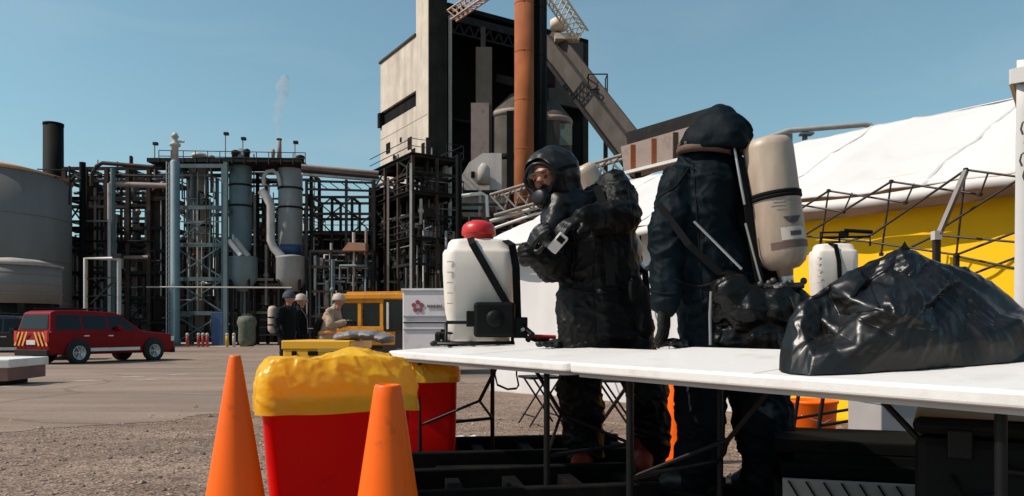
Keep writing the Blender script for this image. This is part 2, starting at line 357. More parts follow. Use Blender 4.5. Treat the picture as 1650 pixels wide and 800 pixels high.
frame_tower('steel_frame', 'teal painted open steel frame with crossed braces around the tan vessel', 'steel frame', gbase(276, 58), 0, 2, 2, 4.15, 3.6, L, STEELT, STEELT, .34, .3,
            braces=[('f', 0, 0), ('f', 0, 1), ('f', 0, 3), ('f', 0, 2)], pipes=46, pal=dark_pal+[(PALEP, 1), (STEELT, 1)], seed=5, prad=(.04, .1))
b = gbase(364, 57.3); one('blue_post', 'slim teal post standing at the side of the braced steel frame', 'post', MB().box((0, 0, zat(262, 57.3)/2), (.3, .3, zat(262, 57.3))), STEELT, b)
b = gbase(352, 57.4); one('electrical_cabinet', 'blue cabinet standing at the foot of the teal frame', 'cabinet', MB().box((0, 0, 1.3), (.9, .5, 2.6)), mat('dull blue paint', (.035, .07, .16), .5), b, bevel=.02)

def vessel(px, d, prof_px, m, label, rings=()):
    b = gbase(px, d); t = thing('scrubber_vessel', label, 'vessel', b)
    MB().lathe((0, 0, 0), [(r*d/F, zat(y, d)) for r, y in prof_px], 28).build('shell', m, t)
    for y, r in rings: z = zat(y, d); MB().lathe((0, 0, 0), [(r*d/F, z-.08), (r*d/F+.07, z-.07), (r*d/F+.07, z+.07), (r*d/F, z+.08)], 28).build('flange', STEELD, t)
    return t
v = vessel(320, 60.5, [(9, 545), (9, 402), (13, 398), (19, 380), (20, 330), (15, 322), (15, 262), (10, 250), (4, 246)], VEST, 'tan lagged vessel inside the teal braced frame', [(322, 16), (365, 20)])
v = vessel(388, 60, [(4, 450), (5, 430), (17, 396), (17, 262), (12, 250), (4, 240)], VESB, 'blue grey scrubber vessel in the middle, with a cone bottom', [(300, 17), (333, 17), (262, 17)])
v = vessel(468, 60, [(4, 450), (5, 430), (19, 414), (19, 272), (13, 262), (4, 256)], VESG, 'dull grey scrubber vessel furthest from the blue column', [(305, 19), (336, 19), (272, 19)])
# patch of blue plate on the grey vessel
MB().lathe((0, 0, 0), [(19*60/F+.01, zat(412, 60)), (19*60/F+.012, zat(396, 60))], 28).build('plate', mat('dull blue paint', (.035, .07, .16), .5), v)
for px, x0, x1, m, lb in ((392, 370, 414, VESB, 'blue grey hopper tank under the middle scrubber vessel'), (471, 446, 497, VESG, 'grey hopper tank under the dull grey scrubber vessel')):
    b = gbase(px, 58.5); r = (x1-x0)/2*58.5/F; t = thing('hopper_tank', lb, 'tank', b)
    MB().lathe((0, 0, 0), [(r*.35, zat(470, 58.5)), (r, zat(450, 58.5)), (r, zat(417, 58.5)), (r*1.04, zat(415, 58.5)), (r*.3, zat(411, 58.5))], 26).build('shell', m, t)
    for a in (.8, 2.3, 3.9, 5.5): MB().box((r*.9*math.cos(a), r*.9*math.sin(a), zat(445, 58.5)/2), (.16, .16, zat(445, 58.5))).build('support_leg', STEELD, t)
pipe('vertical_duct', 'pale silver duct with an elbow between the two scrubber vessels', [P(421, 308, 58), P(430, 318, 58), P(436, 332, 58), P(436, 388, 58), P(441, 400, 58), P(458, 418, 58)], .33, PALEP, cat='duct')
pipe('chute', 'bright pale chute slanting into the blue grey hopper tank', [P(368, 388, 57.5), P(388, 412, 57.5)], .2, WHITEP, cat='chute')
pipe('chute', 'tan chute slanting beside the bright pale one', [P(378, 386, 57.8), P(400, 414, 57.8)], .24, VEST, cat='chute')
pipe('arched_pipe', 'pale pipe arching over between the vessel tops', [P(425, 300, 59), P(425, 285, 59), P(430, 277, 59), P(440, 275, 59), P(448, 282, 59), P(452, 300, 59)], .16, PALEP)
L = [zat(y, 62) for y in (500, 455, 420, 375, 330, 280)]
frame_tower('pipe_rack', 'dark pipe rack packed behind the two scrubber vessels', 'pipe rack', gbase(372, 62), 0, 4, 2, 2.25, 2.6, L, STEELD, STEELB, .24, .22, braces=[('f', 0, 3), ('f', 1, 4), ('f', 2, 2)], pipes=70, pal=dark_pal, seed=9, prad=(.04, .14))
# top platform with rails, lamp posts, small vents
t = thing('roof_platform', 'dark railed platform running across the vessel tops', 'platform', P(256, 266, 58)); o0 = t.location
MB(o0).box((P(373, 266, 60)), (12.0, 3.6, .32)).build('deck', STEELD, t)
f = MB(o0); a = P(256, 262, 58.2); b2 = P(492, 266, 58.2)
for k in range(13):
    p = a.lerp(b2, k/12); f.tube([p, p+Vector((0, 0, .95))], .035, 5)
for zz in (.5, .95): f.tube([a+Vector((0, 0, zz)), b2+Vector((0, 0, zz))], .035, 5)
f.build('railing', STEELB, t)
for px, y0, y1, lb in ((363, 262, 218, 'thin lamp post on the platform above the teal frame'), (391, 250, 226, 'short pale lamp post on top of the middle vessel'), (475, 262, 232, 'pale lamp post on the platform above the grey vessel'), (249, 290, 234, 'thin lamp post at the outer end of the vessel platform')):
    p0 = P(px, y0, 59); t = thing('lamp_post', lb, 'lamp', p0)
    MB().tube([(0, 0, 0), (0, 0, (y0-y1)*59/F)], .055, 6).build('post', STEELP, t); MB().box((.08, 0, (y0-y1)*59/F+.1), (.34, .3, .22)).build('lamp_head', STEELD, t)
for px, y0, y1, r, m, lb in ((321, 262, 247, .5, PALEP, 'pale dished vent cap above the tan vessel'), (380, 258, 242, .3, STEELB, 'squat brown vent above the middle vessel'), (398, 256, 240, .22, STEELD, 'dark motor housing beside the squat brown vent'), (484, 264, 250, .3, STEELD, 'dark drum at the end of the vessel platform'), (440, 262, 240, .14, PINKP, 'short pinkish vent beside the steaming stack'), (340, 264, 250, .25, PINKP, 'pinkish box vent on the platform next to the dished cap')):
    p0 = P(px, y0+3, 59.5); hh = (y0-y1)*59.5/F+.15; one('roof_vent', lb, 'vent', MB().lathe((0, 0, 0), [(r, 0), (r, hh*.6), (r*1.25, hh*.65), (r*1.1, hh*.9), (r*.3, hh)], 14), m, p0)
p0 = P(450, 262, 60); t = thing('steam_stack', 'thin pale stack giving off steam above the vessels', 'stack', p0)
MB().lathe((0, 0, 0), [(.2, 0), (.17, 1.9)], 14).build('shaft', PINKP, t); MB().lathe((0, 0, 0), [(.21, 1.8), (.21, 1.92), (.1, 1.93)], 14).build('rim', STEELD, t)
# the plume: a thin drifting body of vapour
sm = bpy.data.materials.new('steam'); sm.use_nodes = True; q = sm.node_tree; q.nodes.clear()
ou = q.nodes.new('ShaderNodeOutputMaterial'); pv = q.nodes.new('ShaderNodeVolumePrincipled'); pv.inputs['Color'].default_value = (.95, .95, .95, 1)
k1 = q.nodes.new('ShaderNodeTexCoord'); k2 = q.nodes.new('ShaderNodeTexNoise'); k2.inputs['Scale'].default_value = 1.1; k2.inputs['Detail'].default_value = 4
k3 = q.nodes.new('ShaderNodeMapRange'); k3.inputs[1].default_value = .38; k3.inputs[2].default_value = .72; k3.inputs[3].default_value = .02; k3.inputs[4].default_value = 1.2
q.links.new(k1.outputs['Object'], k2.inputs['Vector']); q.links.new(k2.outputs['Fac'], k3.inputs[0]); q.links.new(k3.outputs[0], pv.inputs['Density']); q.links.new(pv.outputs[0], ou.inputs['Volume'])
o = MB().tube([P(449, 226, 60), P(448, 210, 60), P(445, 195, 60), P(446, 180, 60.2), P(452, 160, 60.4), P(455, 140, 60.6), P(462, 122, 60.8)], [.15, .24, .3, .36, .5, .6, .3], 12).build('steam', sm)
tag(o, 'wisp of white steam drifting up from the thin pale stack', 'steam', kind='stuff')

# ------------------------------------------------------------------ pipe bridge toward the dark tower
t = thing('pipe_bridge', 'brown pipe bridge spanning from the vessel platform to the dark lattice tower', 'pipe bridge', gbase(545, 58)); o0 = t.location
for y0, y1, r, m in ((268, 279, .16, PINKP), (274, 286, .2, STEELB), (281, 291, .12, PALEP)): MB(o0).tube([P(486, y0, 58), P(610, y1, 58.5)], r, 8).build('pipe', m, t)
for y in (292, 305): MB(o0).bar(P(492, y, 58), P(604, y+3, 58), .16).build('beam', STEELD, t)
f = MB(o0)
for k in range(6): f.bar(P(492+k*18, 292, 58), P(510+k*18, 305, 58), .07)
f.build('lattice', STEELD, t)
for px in (494, 558, 603): MB(o0).bar(gbase(px, 58), P(px, 290, 58), .2).build('column', STEELD, t)
L = [zat(y, 60) for y in (500, 455, 412, 376, 345, 318)]
frame_tower('pipe_rack', 'lower dark rack under the pipe bridge, with sky showing through its top bays', 'pipe rack', gbase(503, 60), 0, 4, 2, 1.62, 3.0, L, STEELD, STEELB, .2, .2, braces=[('f', 0, 5), ('f', 1, 5), ('f', 2, 4), ('f', 0, 4)], pipes=0, pal=dark_pal, seed=11, walk=(3,))
tt = frame_tower('pipe_rack', 'low brown rack of pipes at the foot below the pipe bridge', 'pipe rack', gbase(500, 57.5), 0, 4, 2, 1.62, 2.0, [zat(y, 57.5) for y in (510, 470, 430, 405)], STEELD, STEELB, .18, .18, pipes=60, pal=dark_pal, seed=12, prad=(.04, .12))
b = gbase(572, 57); one('rust_hood', 'orange rusted sloping hood low in the rack under the pipe bridge', 'hood', MB().prism([(-.9, zat(405, 57)), (.9, zat(405, 57)), (.9, zat(393, 57)), (-.4, zat(392, 57))], 'y', -.5, .8), mat('rusted sheet', (.42, .2, .12), .8), b)

# ------------------------------------------------------------------ dark lattice tower before the concrete block
AT = math.atan2(.54, .85)
b = gbase(665, 55); L = [zat(y, 55) for y in (510, 468, 425, 385, 345, 310, 276, 250)]
frame_tower('lattice_tower', 'dark steel lattice tower stuffed with equipment in front of the concrete block', 'lattice tower', b+Vector((-.54, .85, 0))*0, AT, 3, 4, 2.0, 2.6, L, STEELB, STEELD, .22, .2,
            braces=[('s', 0, 7), ('s', 1, 6), ('s', 2, 7), ('s', 0, 4), ('s', 1, 3), ('s', 2, 5), ('f', 0, 6), ('f', 1, 4), ('f', 0, 3), ('s', 1, 1), ('f', 1, 2)], pipes=78, pal=dark_pal, seed=21, walk=(7, 5, 3), back=(0, L[-1]-1.2), prad=(.04, .13))
pb = Vector((.85, .54, 0)); pl = Vector((-.54, .85, 0))
rng = random.Random(4)
for k in range(9):
    p = b+pb*rng.uniform(.5, 3.6)+pl*rng.uniform(.5, 6)+Vector((0, 0, rng.choice(L[1:7])+.3))
    m, nm = rng.choice([(STEELD, 'black'), (VESG, 'grey'), (PALEP, 'pale'), (STEELB, 'brown')])
    o = one('equipment_box', 'small %s equipment box standing on a floor of the dark lattice tower' % nm, 'equipment box', MB().box((0, 0, .35), (rng.uniform(.4, .9), .5, rng.uniform(.5, .9)), rotz(AT)), m, p, group='equipment boxes on the dark lattice tower', bevel=.03)
one('vertical_post', 'pale slim post up the near corner of the dark lattice tower', 'post', MB().box((0, 0, 6.8), (.17, .17, 13.6)), PALEP, b+Vector((-.1, -.25, 0)))
one('vertical_post', 'pale post up the middle of the lattice tower side', 'post', MB().box((0, 0, 6.6), (.17, .17, 13.2)), PINKP, b+pl*3.9+Vector((-.25, -.2, 0)))

# ------------------------------------------------------------------ concrete block with its open bay
O = Vector((-8.78, 77.45, gz(77))); t = thing('concrete_tower', 'tall concrete process building with a sunlit blank side and a deep dark bay', 'building', O, (0, 0, AT))
H = -gz(77)
MB().box((1.1, 1.5, 23.5), (2.2, 3.0, 47)).build('pylon', CONC, t)
MB().box((1.1, -.06, 23.4), (2.14, .1, 46.8)).build('front_shade', CONCD, t)  # thin dark plate: the pylon's unlit front painted as colour
zt, za, zb = 32.6+H, 26.7+H, 25.0+H
MB().box((1.08, 8, zb/2), (2.16, 10, zb)).build('wall', CONC, t)
MB().box((1.08, 8, (za+zt)/2), (2.16, 10, zt-za)).build('wall', CONC, t)
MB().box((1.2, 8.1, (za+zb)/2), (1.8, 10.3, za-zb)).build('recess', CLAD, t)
MB().box((.3, 12.9, (za+zb)/2-.1), (1.2, .6, za-zb)).build('ledge', CLAD, t)
MB().box((1.08, 8.1, zt+.12), (2.5, 10.2, .25)).build('parapet', STEELB, t)
for (y, z, a, c2) in ((10.6, 22.0, 1.1, 1.2), (4.6, 21.3, 1.0, 1.3), (7.0, 22.2, .4, .5), (8.9, 20.6, .5, .5), (3.6, 19.6, .8, 1.8), (9.9, 19.6, .6, .8), (6.2, 19.6, .5, .6), (1.2, 19.8, .7, 1.6)):
    MB().box((-.02, y, z+H), (.1, a, c2)).build('vent_opening', CLAD, t)
for k in range(9):
    MB().box((-.012, 6.6, 5.5+k*4.6), (.03, 12.8 if 5.5+k*4.6 < 24 else (2.8), .05)).build('joint', mat('joint shadow gap', (.33, .27, .22), .9), t) if 5.5+k*4.6 < 24 else None
for (y, z, hh) in ((3.9, 29.5, 4), (6.5, 28.2, 2.4), (9.8, 29.8, 3)): pass
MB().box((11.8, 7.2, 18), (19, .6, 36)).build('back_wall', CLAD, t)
MB().box((11.8, 3.5, 35.4+H), (19, 7, .5)).build('roof', CLAD, t)
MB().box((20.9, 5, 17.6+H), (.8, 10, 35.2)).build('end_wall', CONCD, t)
MB().box((18.2, .25, 31.2+H), (5.4, .5, 8.0)).build('panel', GREYC, t)
MB().box((19.6, .6, 13), (2.2, .6, 26)).build('corner_column', CLAD, t)
MB().box((11.4, .3, 34.3+H), (18.3, .5, .8)).build('roof_beam', STEELD, t)
f = MB()
for k in range(14): f.bar((2.6+k*1.25, .3, 33.9+H), (3.2+k*1.25, .3, 32.7+H), .14).bar((3.2+k*1.25, .3, 32.7+H), (3.85+k*1.25, .3, 33.9+H), .14)
f.bar((2.4, .3, 32.7+H), (20, .3, 32.7+H), .2); f.build('roof_truss', STEELD, t)
MB().box((2.42, -.3, 17.3), (.22, .4, 34.6)).build('lit_edge', VEST, t)  # added post, its pale colour stands in for the sunlit edge of the wall
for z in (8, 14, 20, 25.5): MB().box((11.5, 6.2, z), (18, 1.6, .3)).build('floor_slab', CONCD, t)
# things standing in the bay
def inbay(px, d): return gbase(px, d)
b = gbase(780, 79); t = thing('leg_duct', 'grey boxed duct standing in the dark bay, thinner at its top', 'duct', b)
MB().box((0, 0, zat(80, 79)/2), (1.7, 1.4, zat(80, 79))).build('casing', GREYC, t); MB().box((-.1, 0, (zat(80, 79)+zat(45, 79))/2), (.5, .5, zat(45, 79)-zat(80, 79))).build('riser', GREYC, t)
MB().box((-.4, -.75, zat(170, 79)*.5), (1.9, .2, zat(170, 79))).build('stiffener', PINKP, t)
for px, d, r, y0, lb, m in ((832, 80, 2.9, 150, 'grey dome topped silo behind the rust stack in the dark bay', GREYC), (888, 82, 2.3, 158, 'shadowed silo at the far side of the dark bay', GREYC)):
    b = gbase(px, d); hh = zat(y0+38, d); t = thing('silo', lb, 'silo', b)
    MB().lathe((0, 0, 0), [(r, 0), (r, hh), (r*.95, hh+.3), (r*.25, hh+2.3), (.1, hh+2.4)], 30).build('shell', m, t)
    MB().lathe((0, 0, 0), [(r+.05, hh-.5), (r+.1, hh-.1), (r+.02, hh+.12)], 30).build('rim', PINKP, t)
    MB().lathe((0, 0, 0), [(r+.03, hh-5.2), (r+.12, hh-4.9), (r+.03, hh-4.6)], 30).build('band', CLAD, t)
b = gbase(903, 80); one('glazed_panel', 'dull green glazed panel low in the dark bay', 'panel', MB().box((0, 0, (zat(200, 80)+zat(235, 80))/2), (2.5, .3, zat(200, 80)-zat(235, 80))), mat('green grey panel', (.13, .16, .14), .5), b)
b = gbase(822, 76); one('bay_column', 'slim black column beside the rust stack', 'column', MB().box((0, 0, zat(180, 76)/2), (.7, .5, zat(180, 76))), CLAD, b)
rng = random.Random(31)
for k in range(14):
    px = rng.uniform(800, 900); d = 81; y = rng.uniform(85, 150)
    b = P(px, y, d)
one('duct_run', 'small dark duct crossing the upper bay behind the rust stack', 'duct', MB().bar((0, 0, 0), (5.2, 0, -1.2), .9), CONCD, P(800, 128, 81))
one('duct_run', 'dark box duct hanging in the bay above the shadowed silo', 'duct', MB().box((0, 0, 0), (2.2, 1.2, 2.6)), CONCD, P(878, 120, 81))

def stack(px, d, r, y0, m, label):
    b = gbase(px, d); hh = zat(y0, d); t = thing('tall_stack', label, 'stack', b)
    MB().lathe((0, 0, 0), [(r*1.04, 0), (r, hh)], 30).build('shaft', m, t)
    for k in range(1, 8): MB().lathe((0, 0, 0), [(r*1.035-.004*k, hh*k/8-.05), (r*1.075-.004*k, hh*k/8), (r*1.035-.004*k, hh*k/8+.05)], 30).build('weld_band', m, t)
    return t
stack(844.5, 66, .86, -70, RUST, 'tall rust orange steel stack rising past the top of the picture')
stack(868, 67.5, .75, -60, BLACKP, 'tall black stack right behind the rust orange one')
# conveyor gallery down the right of the block
t = thing('conveyor_gallery', 'grey enclosed conveyor gallery sloping down from the concrete building', 'conveyor', P(960, 165, 74)); o0 = t.location
a = P(884, 72, 80); b2 = P(1040, 276, 70)
MB(o0).bar(a, b2, 2.0, 1.9).build('casing', GREYC, t)
mid = lambda k: a.lerp(b2, k)
MB(o0).bar(mid(.02)+Vector((0, 0, 1.15)), mid(.98)+Vector((0, 0, 1.15)), .3, 2.2).build('roof_cap', GREYC, t)
for k in (.62, .97): q_ = mid(k); MB(o0).bar(Vector((q_.x, q_.y, gz(q_.y))), q_-Vector((0, 0, .9)), .4).build('support_leg', STEELD, t)
MB(o0).bar(mid(.05)-Vector((0.9, 1.4, 1.5)), mid(.97)-Vector((0.9, 1.4, 1.5)), .35).build('edge_beam', STEELD, t)
p0 = P(962, 170, 75); t = thing('inspection_platform', 'dark railed platform jutting out beside the sloping conveyor', 'platform', p0)
MB().box((0, 0, 0), (2.0, 1.6, .2)).build('deck', STEELD, t)
f = MB()
for x in (-.95, .95):
    for y in (-.75, .75): f.tube([(x, y, 0), (x, y, 2.9)], .07, 6)
for z in (1.4, 2.9): f.tube([(-.95, .75, z), (-.95, -.75, z), (.95, -.75, z), (.95, .75, z)], .07, 6)
f.build('railing', STEELD, t)
# crane booms overhead
def lattice(name, label, cat, a, b, wd, m, n=10, r=.07, kid='chord'):
    a = Vector(a); b = Vector(b); t = thing(name, label, cat, a); z = (b-a).normalized(); x = Vector((0, 1, 0)).cross(z).normalized(); y = z.cross(x)
    cs = [(x*sx+y*sy)*wd/2 for sx, sy in ((-1, -1), (1, -1), (1, 1), (-1, 1))]
    for c in cs: MB(a).tube([a+c, b+c], r*1.4, 6).build('chord', m, t)
    f = MB(a)
    for k in range(n):
        p = a.lerp(b, k/n); q = a.lerp(b, (k+1)/n)
        for i in range(4): f.tube([p+cs[i], q+cs[(i+1) % 4]], r, 5)
    f.build('lacing', m, t); return t
BOOM = mat('pale crane paint', (.62, .53, .42), .6)
lattice('crane_boom', 'pale lattice crane boom leaning above the right of the concrete building', 'crane boom', P(868, -40, 74), P(936, 58, 77), 1.4, BOOM, 12)
lattice('crane_boom', 'pinkish lattice boom over the roof edge left of the rust stack', 'crane boom', P(816, -34, 72), P(728, 26, 76), 1.0, mat('pinkish crane paint', (.5, .33, .27), .6), 12)
t = thing('crane_winch', 'pale winch unit at the foot of the right crane boom', 'winch', P(900, 40, 78))
MB().lathe((0, 0, -.5), [(.9, 0), (.9, .9), (.4, 1.2)], 16).build('drum', BOOM, t); MB().box((.9, 0, -1.4), (2.6, 1.2, .6)).build('bed', BOOM, t)

# ------------------------------------------------------------------ pale annex, right racks, gallery toward the tent
d = 60; b = gbase(780, d)
t = thing('pale_annex', 'pale concrete annex with a slanted roof in front of the dark bay', 'annex', b)
poly = [((x-780)*d/F, zat(y, d)) for x, y in ((742, 340), (744, 283), (756, 262), (778, 247), (808, 247), (808, 345))]
MB().prism(poly[::-1], 'y', 0, 3).build('wall', mat('annex plaster', (.58, .50, .45), .85, var=.08, dirt=(.42, .33, .29), dscale=.7, streak=True), t)
MB().lathe((0, -.6, zat(300, d)), [(.5, 0), (.5, 1.3), (.2, 1.7)], 16).build('tan_drum', VEST, t)
MB().box((-.9, -.05, zat(282, d)), (.3, .1, .5)).build('vent_opening', CLAD, t)
MB().box((.25, -.5, zat(313, d)), (3.8, 1.4, .2)).build('ledge', STEELD, t)
L = [zat(y, 56) for y in (500, 455, 420, 385, 352, 330)]
frame_tower('pipe_rack', 'brown pipe rack running behind the white sprayer toward the tent', 'pipe rack', gbase(738, 56), 0, 7, 2, 1.95, 3.0, L, STEELB, STEELD, .22, .2, braces=[('f', 1, 4), ('f', 3, 3), ('f', 2, 5), ('f', 4, 4)], pipes=90, pal=dark_pal+[(PINKP, 1), (STEELB, 1)], seed=41, prad=(.05, .17), back=(0, L[-1]-1.0))
pipe('elbow_pipe', 'bright pale pipe bending down above the white sprayer', [P(744, 316, 54.5), P(776, 312, 54.5), P(784, 316, 54.5), P(786, 350, 54.5)], .13, WHITEP)
pipe('tall_pipe', 'black vertical pipe rising beside the lattice tower', [gbase(739, 54), P(739, 250, 54)], .22, BLACKP)
lattice('pipe_truss', 'pale lattice truss carrying pipes behind the masked worker', 'truss', P(800, 332, 54), P(1010, 270, 50), 1.5, mat('tan truss paint', (.24, .20, .17), .7, var=.2), 11, .08)
pipe('sloping_pipe', 'pale pipe sloping up beneath the lattice truss', [P(790, 357, 53.5), P(864, 335, 52.5), P(1020, 292, 50)], .14, PALEP)
pipe('sloping_pipe', 'thin pale pipe lowest of the sloping pipes by the lattice truss', [P(785, 372, 53), P(860, 346, 52.5), P(1000, 318, 50)], .10, WHITEP)
t = thing('clad_gallery', 'tan and brown clad conveyor gallery between the two workers', 'conveyor', P(1060, 255, 46)); o0 = t.location
a = P(1012, 262, 47); b2 = P(1150, 224, 44)
MB(o0).bar(a, b2, 1.7, 1.7).build('casing', PINKP, t); MB(o0).bar(a+Vector((-.4, -1.05, -.9)), b2+Vector((0, -1.05, -.9)), .18).build('edge_beam', WHITEP, t)
MB(o0).bar(a+Vector((0, 0, .95)), b2+Vector((0, 0, .95)), .16, 1.9).build('roof_cap', STEELD, t)
for k in (.05, .3, .55, .8): p = a.lerp(b2, k); MB(o0).box(p+Vector((0, -.95, 0)), (.5, .2, 1.6)).build('frame_rib', RUST if k in (.05, .3) else STEELB, t)
for k in (.12, .88): q_ = a.lerp(b2, k); MB(o0).bar(Vector((q_.x, q_.y, gz(q_.y))), q_-Vector((0, 0, .8)), .35).build('support_leg', STEELD, t)
pipe('gooseneck_pipe', 'silver pipe with a bent end showing above the white tent roof', [P(1180, 240, 30), P(1240, 222, 30), P(1270, 211, 30), P(1392, 201, 30), P(1402, 203, 30), P(1408, 213, 30), P(1409, 226, 30)], .11, STEELP)
pipe('red_pipe', 'dark red pipe lying along behind the white tent roof', [P(1268, 246, 32), P(1300, 238, 32), P(1380, 230, 32)], .12, REDP)
one('pipe_bracket', 'dark bracket under the silver bent pipe beside the breathing cylinder', 'bracket', MB().box((0, 0, 0), (.7, .2, .7)), STEELT, P(1262, 230, 30.5))

for px, y, d, lb in ((1300, 209, 30, 'steel post behind the tent carrying the silver bent pipe'), (1330, 235, 32, 'steel post behind the tent carrying the dark red pipe')):
    p = P(px, y, d); b = Vector((p.x, p.y+.2, gz(d))); t = thing('pipe_support', lb, 'post', b); MB().box((0, 0, (p.z-b.z)/2), (.16, .16, p.z-b.z)).build('post', STEELT, t); MB().box((0, -.15, p.z-b.z-.18), (.5, .4, .08)).build('arm', STEELT, t); MB().box((0, 0, .03), (.4, .4, .06)).build('base_plate', STEELT, t)
# bollards along the plant foot
RB = mat('red bollard paint', (.36, .05, .04), .5)
for k, (px, lb) in enumerate(((302, 'red bollard with pale cap, nearest the blue column'), (320, 'second red bollard along from the blue column'), (327, 'red bollard hidden close beside its twin under the teal frame'), (334, 'red bollard in front of the blue cabinet'), (366, 'amber bollard at the foot of the slim teal post'), (377, 'pale bollard standing apart past the slim teal post'))):
    b = gbase(px, 54); m = YELP if k == 4 else (PALEP if k == 5 else RB); t = thing('bollard', lb, 'bollard', b, group='bollards along the foot of the plant')
    MB().lathe((0, 0, 0), [(.11, 0), (.11, .85), (.04, .9)], 12).build('post', m, t); MB().lathe((0, 0, .82), [(.115, 0), (.115, .14), (.05, .2)], 12).build('cap', PALEP, t)
b = gbase(398, 55); t = thing('bulk_bag', 'pale dusty bulk sack slumped at the foot of the plant', 'sack', b)
MB().lathe((0, 0, 0), [(.5, 0), (.62, .5), (.6, 1.4), (.72, 1.8), (.6, 2.2), (.2, 2.3)], 14).build('sack', mat('dusty green sack', (.11, .115, .085), .9, var=.3), t); MB().tube([(-.5, 0, 2.1), (-.3, 0, 2.4), (.3, 0, 2.4), (.5, 0, 2.1)], .04, 6).build('strap', GREYC, t)
# ------------------------------------------------------------------ ground, road, markings, gravel
def gmat(name, c1, c2, sc, bump, bs, rough=.95, speck=None, patch=None):
    m = bpy.data.materials.new(name); m.use_nodes = True; t = m.node_tree; b = t.nodes['Principled BSDF']; b.inputs['Roughness'].default_value = rough; b.inputs['Specular IOR Level'].default_value = .2
    k = t.nodes.new('ShaderNodeTexCoord'); n = t.nodes.new('ShaderNodeTexNoise'); n.inputs['Scale'].default_value = sc; n.inputs['Detail'].default_value = 8; n.inputs['Roughness'].default_value = .7
    mp = t.nodes.new('ShaderNodeMapping'); mp.inputs['Scale'].default_value = (.45, 1.0, 1); mp.inputs['Rotation'].default_value = (0, 0, R(-8))
    t.links.new(k.outputs['Object'], mp.inputs[0]); t.links.new(mp.outputs[0], n.inputs['Vector'])
    r = t.nodes.new('ShaderNodeValToRGB'); r.color_ramp.elements[0].position = .32; r.color_ramp.elements[1].position = .68
    r.color_ramp.elements[0].color = c1+(1,); r.color_ramp.elements[1].color = c2+(1,); t.links.new(n.outputs['Fac'], r.inputs[0]); out = r.outputs[0]
    n2 = t.nodes.new('ShaderNodeTexVoronoi'); n2.inputs['Scale'].default_value = bs; t.links.new(k.outputs['Object'], n2.inputs['Vector'])
    if speck:
        r2 = t.nodes.new('ShaderNodeValToRGB'); r2.color_ramp.elements[0].position = .1; r2.color_ramp.elements[1].position = .9
        r2.color_ramp.elements[0].color = (speck, speck, speck, 1); r2.color_ramp.elements[1].color = (1.25, 1.22, 1.2, 1)
        sp = t.nodes.new('ShaderNodeSeparateColor'); t.links.new(n2.outputs['Color'], sp.inputs[0]); t.links.new(sp.outputs[0], r2.inputs[0])
        mm = t.nodes.new('ShaderNodeMixRGB'); mm.blend_type = 'MULTIPLY'; mm.inputs['Fac'].default_value = 1; t.links.new(out, mm.inputs['Color1']); t.links.new(r2.outputs[0], mm.inputs['Color2']); out = mm.outputs[0]
    if patch:
        n4 = t.nodes.new('ShaderNodeTexNoise'); n4.inputs['Scale'].default_value = .16; n4.inputs['Detail'].default_value = 5; t.links.new(mp.outputs[0], n4.inputs['Vector'])
        r4 = t.nodes.new('ShaderNodeValToRGB'); r4.color_ramp.elements[0].position = .42; r4.color_ramp.elements[1].position = .62; r4.color_ramp.elements[0].color = (0, 0, 0, 1); r4.color_ramp.elements[1].color = (.7, .7, .7, 1)
        t.links.new(n4.outputs['Fac'], r4.inputs[0]); m4 = t.nodes.new('ShaderNodeMixRGB'); m4.inputs['Color2'].default_value = patch+(1,); t.links.new(r4.outputs[0], m4.inputs['Fac']); t.links.new(out, m4.inputs['Color1']); out = m4.outputs[0]
    if patch:
        vw = t.nodes.new('ShaderNodeTexVoronoi'); vw.feature = 'DISTANCE_TO_EDGE'; vw.inputs['Scale'].default_value = .33
        nw = t.nodes.new('ShaderNodeTexNoise'); nw.inputs['Scale'].default_value = 1.3; nw.inputs['Detail'].default_value = 6; mv = t.nodes.new('ShaderNodeMixRGB'); mv.inputs['Fac'].default_value = .35
        t.links.new(k.outputs['Object'], nw.inputs['Vector']); t.links.new(k.outputs['Object'], mv.inputs['Color1']); t.links.new(nw.outputs['Color'], mv.inputs['Color2']); t.links.new(mv.outputs[0], vw.inputs['Vector'])
        rc = t.nodes.new('ShaderNodeValToRGB'); rc.color_ramp.elements[0].position = .004; rc.color_ramp.elements[1].position = .016; rc.color_ramp.elements[0].color = (.74, .73, .72, 1); rc.color_ramp.elements[1].color = (1, 1, 1, 1); t.links.new(vw.outputs['Distance'], rc.inputs[0])
        m5 = t.nodes.new('ShaderNodeMixRGB'); m5.blend_type = 'MULTIPLY'; m5.inputs['Fac'].default_value = 1; t.links.new(out, m5.inputs['Color1']); t.links.new(rc.outputs[0], m5.inputs['Color2'])
        mps = t.nodes.new('ShaderNodeMapping'); mps.inputs['Scale'].default_value = (.06, 1.1, 1); mps.inputs['Rotation'].default_value = (0, 0, R(-12)); nst = t.nodes.new('ShaderNodeTexNoise'); nst.inputs['Scale'].default_value = 1.0; nst.inputs['Detail'].default_value = 7
        rst = t.nodes.new('ShaderNodeValToRGB'); rst.color_ramp.elements[0].position = .34; rst.color_ramp.elements[1].position = .5; rst.color_ramp.elements[0].color = (.74, .72, .71, 1); rst.color_ramp.elements[1].color = (1, 1, 1, 1)
        t.links.new(k.outputs['Object'], mps.inputs[0]); t.links.new(mps.outputs[0], nst.inputs['Vector']); t.links.new(nst.outputs['Fac'], rst.inputs[0])
        m6 = t.nodes.new('ShaderNodeMixRGB'); m6.blend_type = 'MULTIPLY'; m6.inputs['Fac'].default_value = 1; t.links.new(m5.outputs[0], m6.inputs['Color1']); t.links.new(rst.outputs[0], m6.inputs['Color2']); out = m6.outputs[0]
    t.links.new(out, b.inputs['Base Color'])
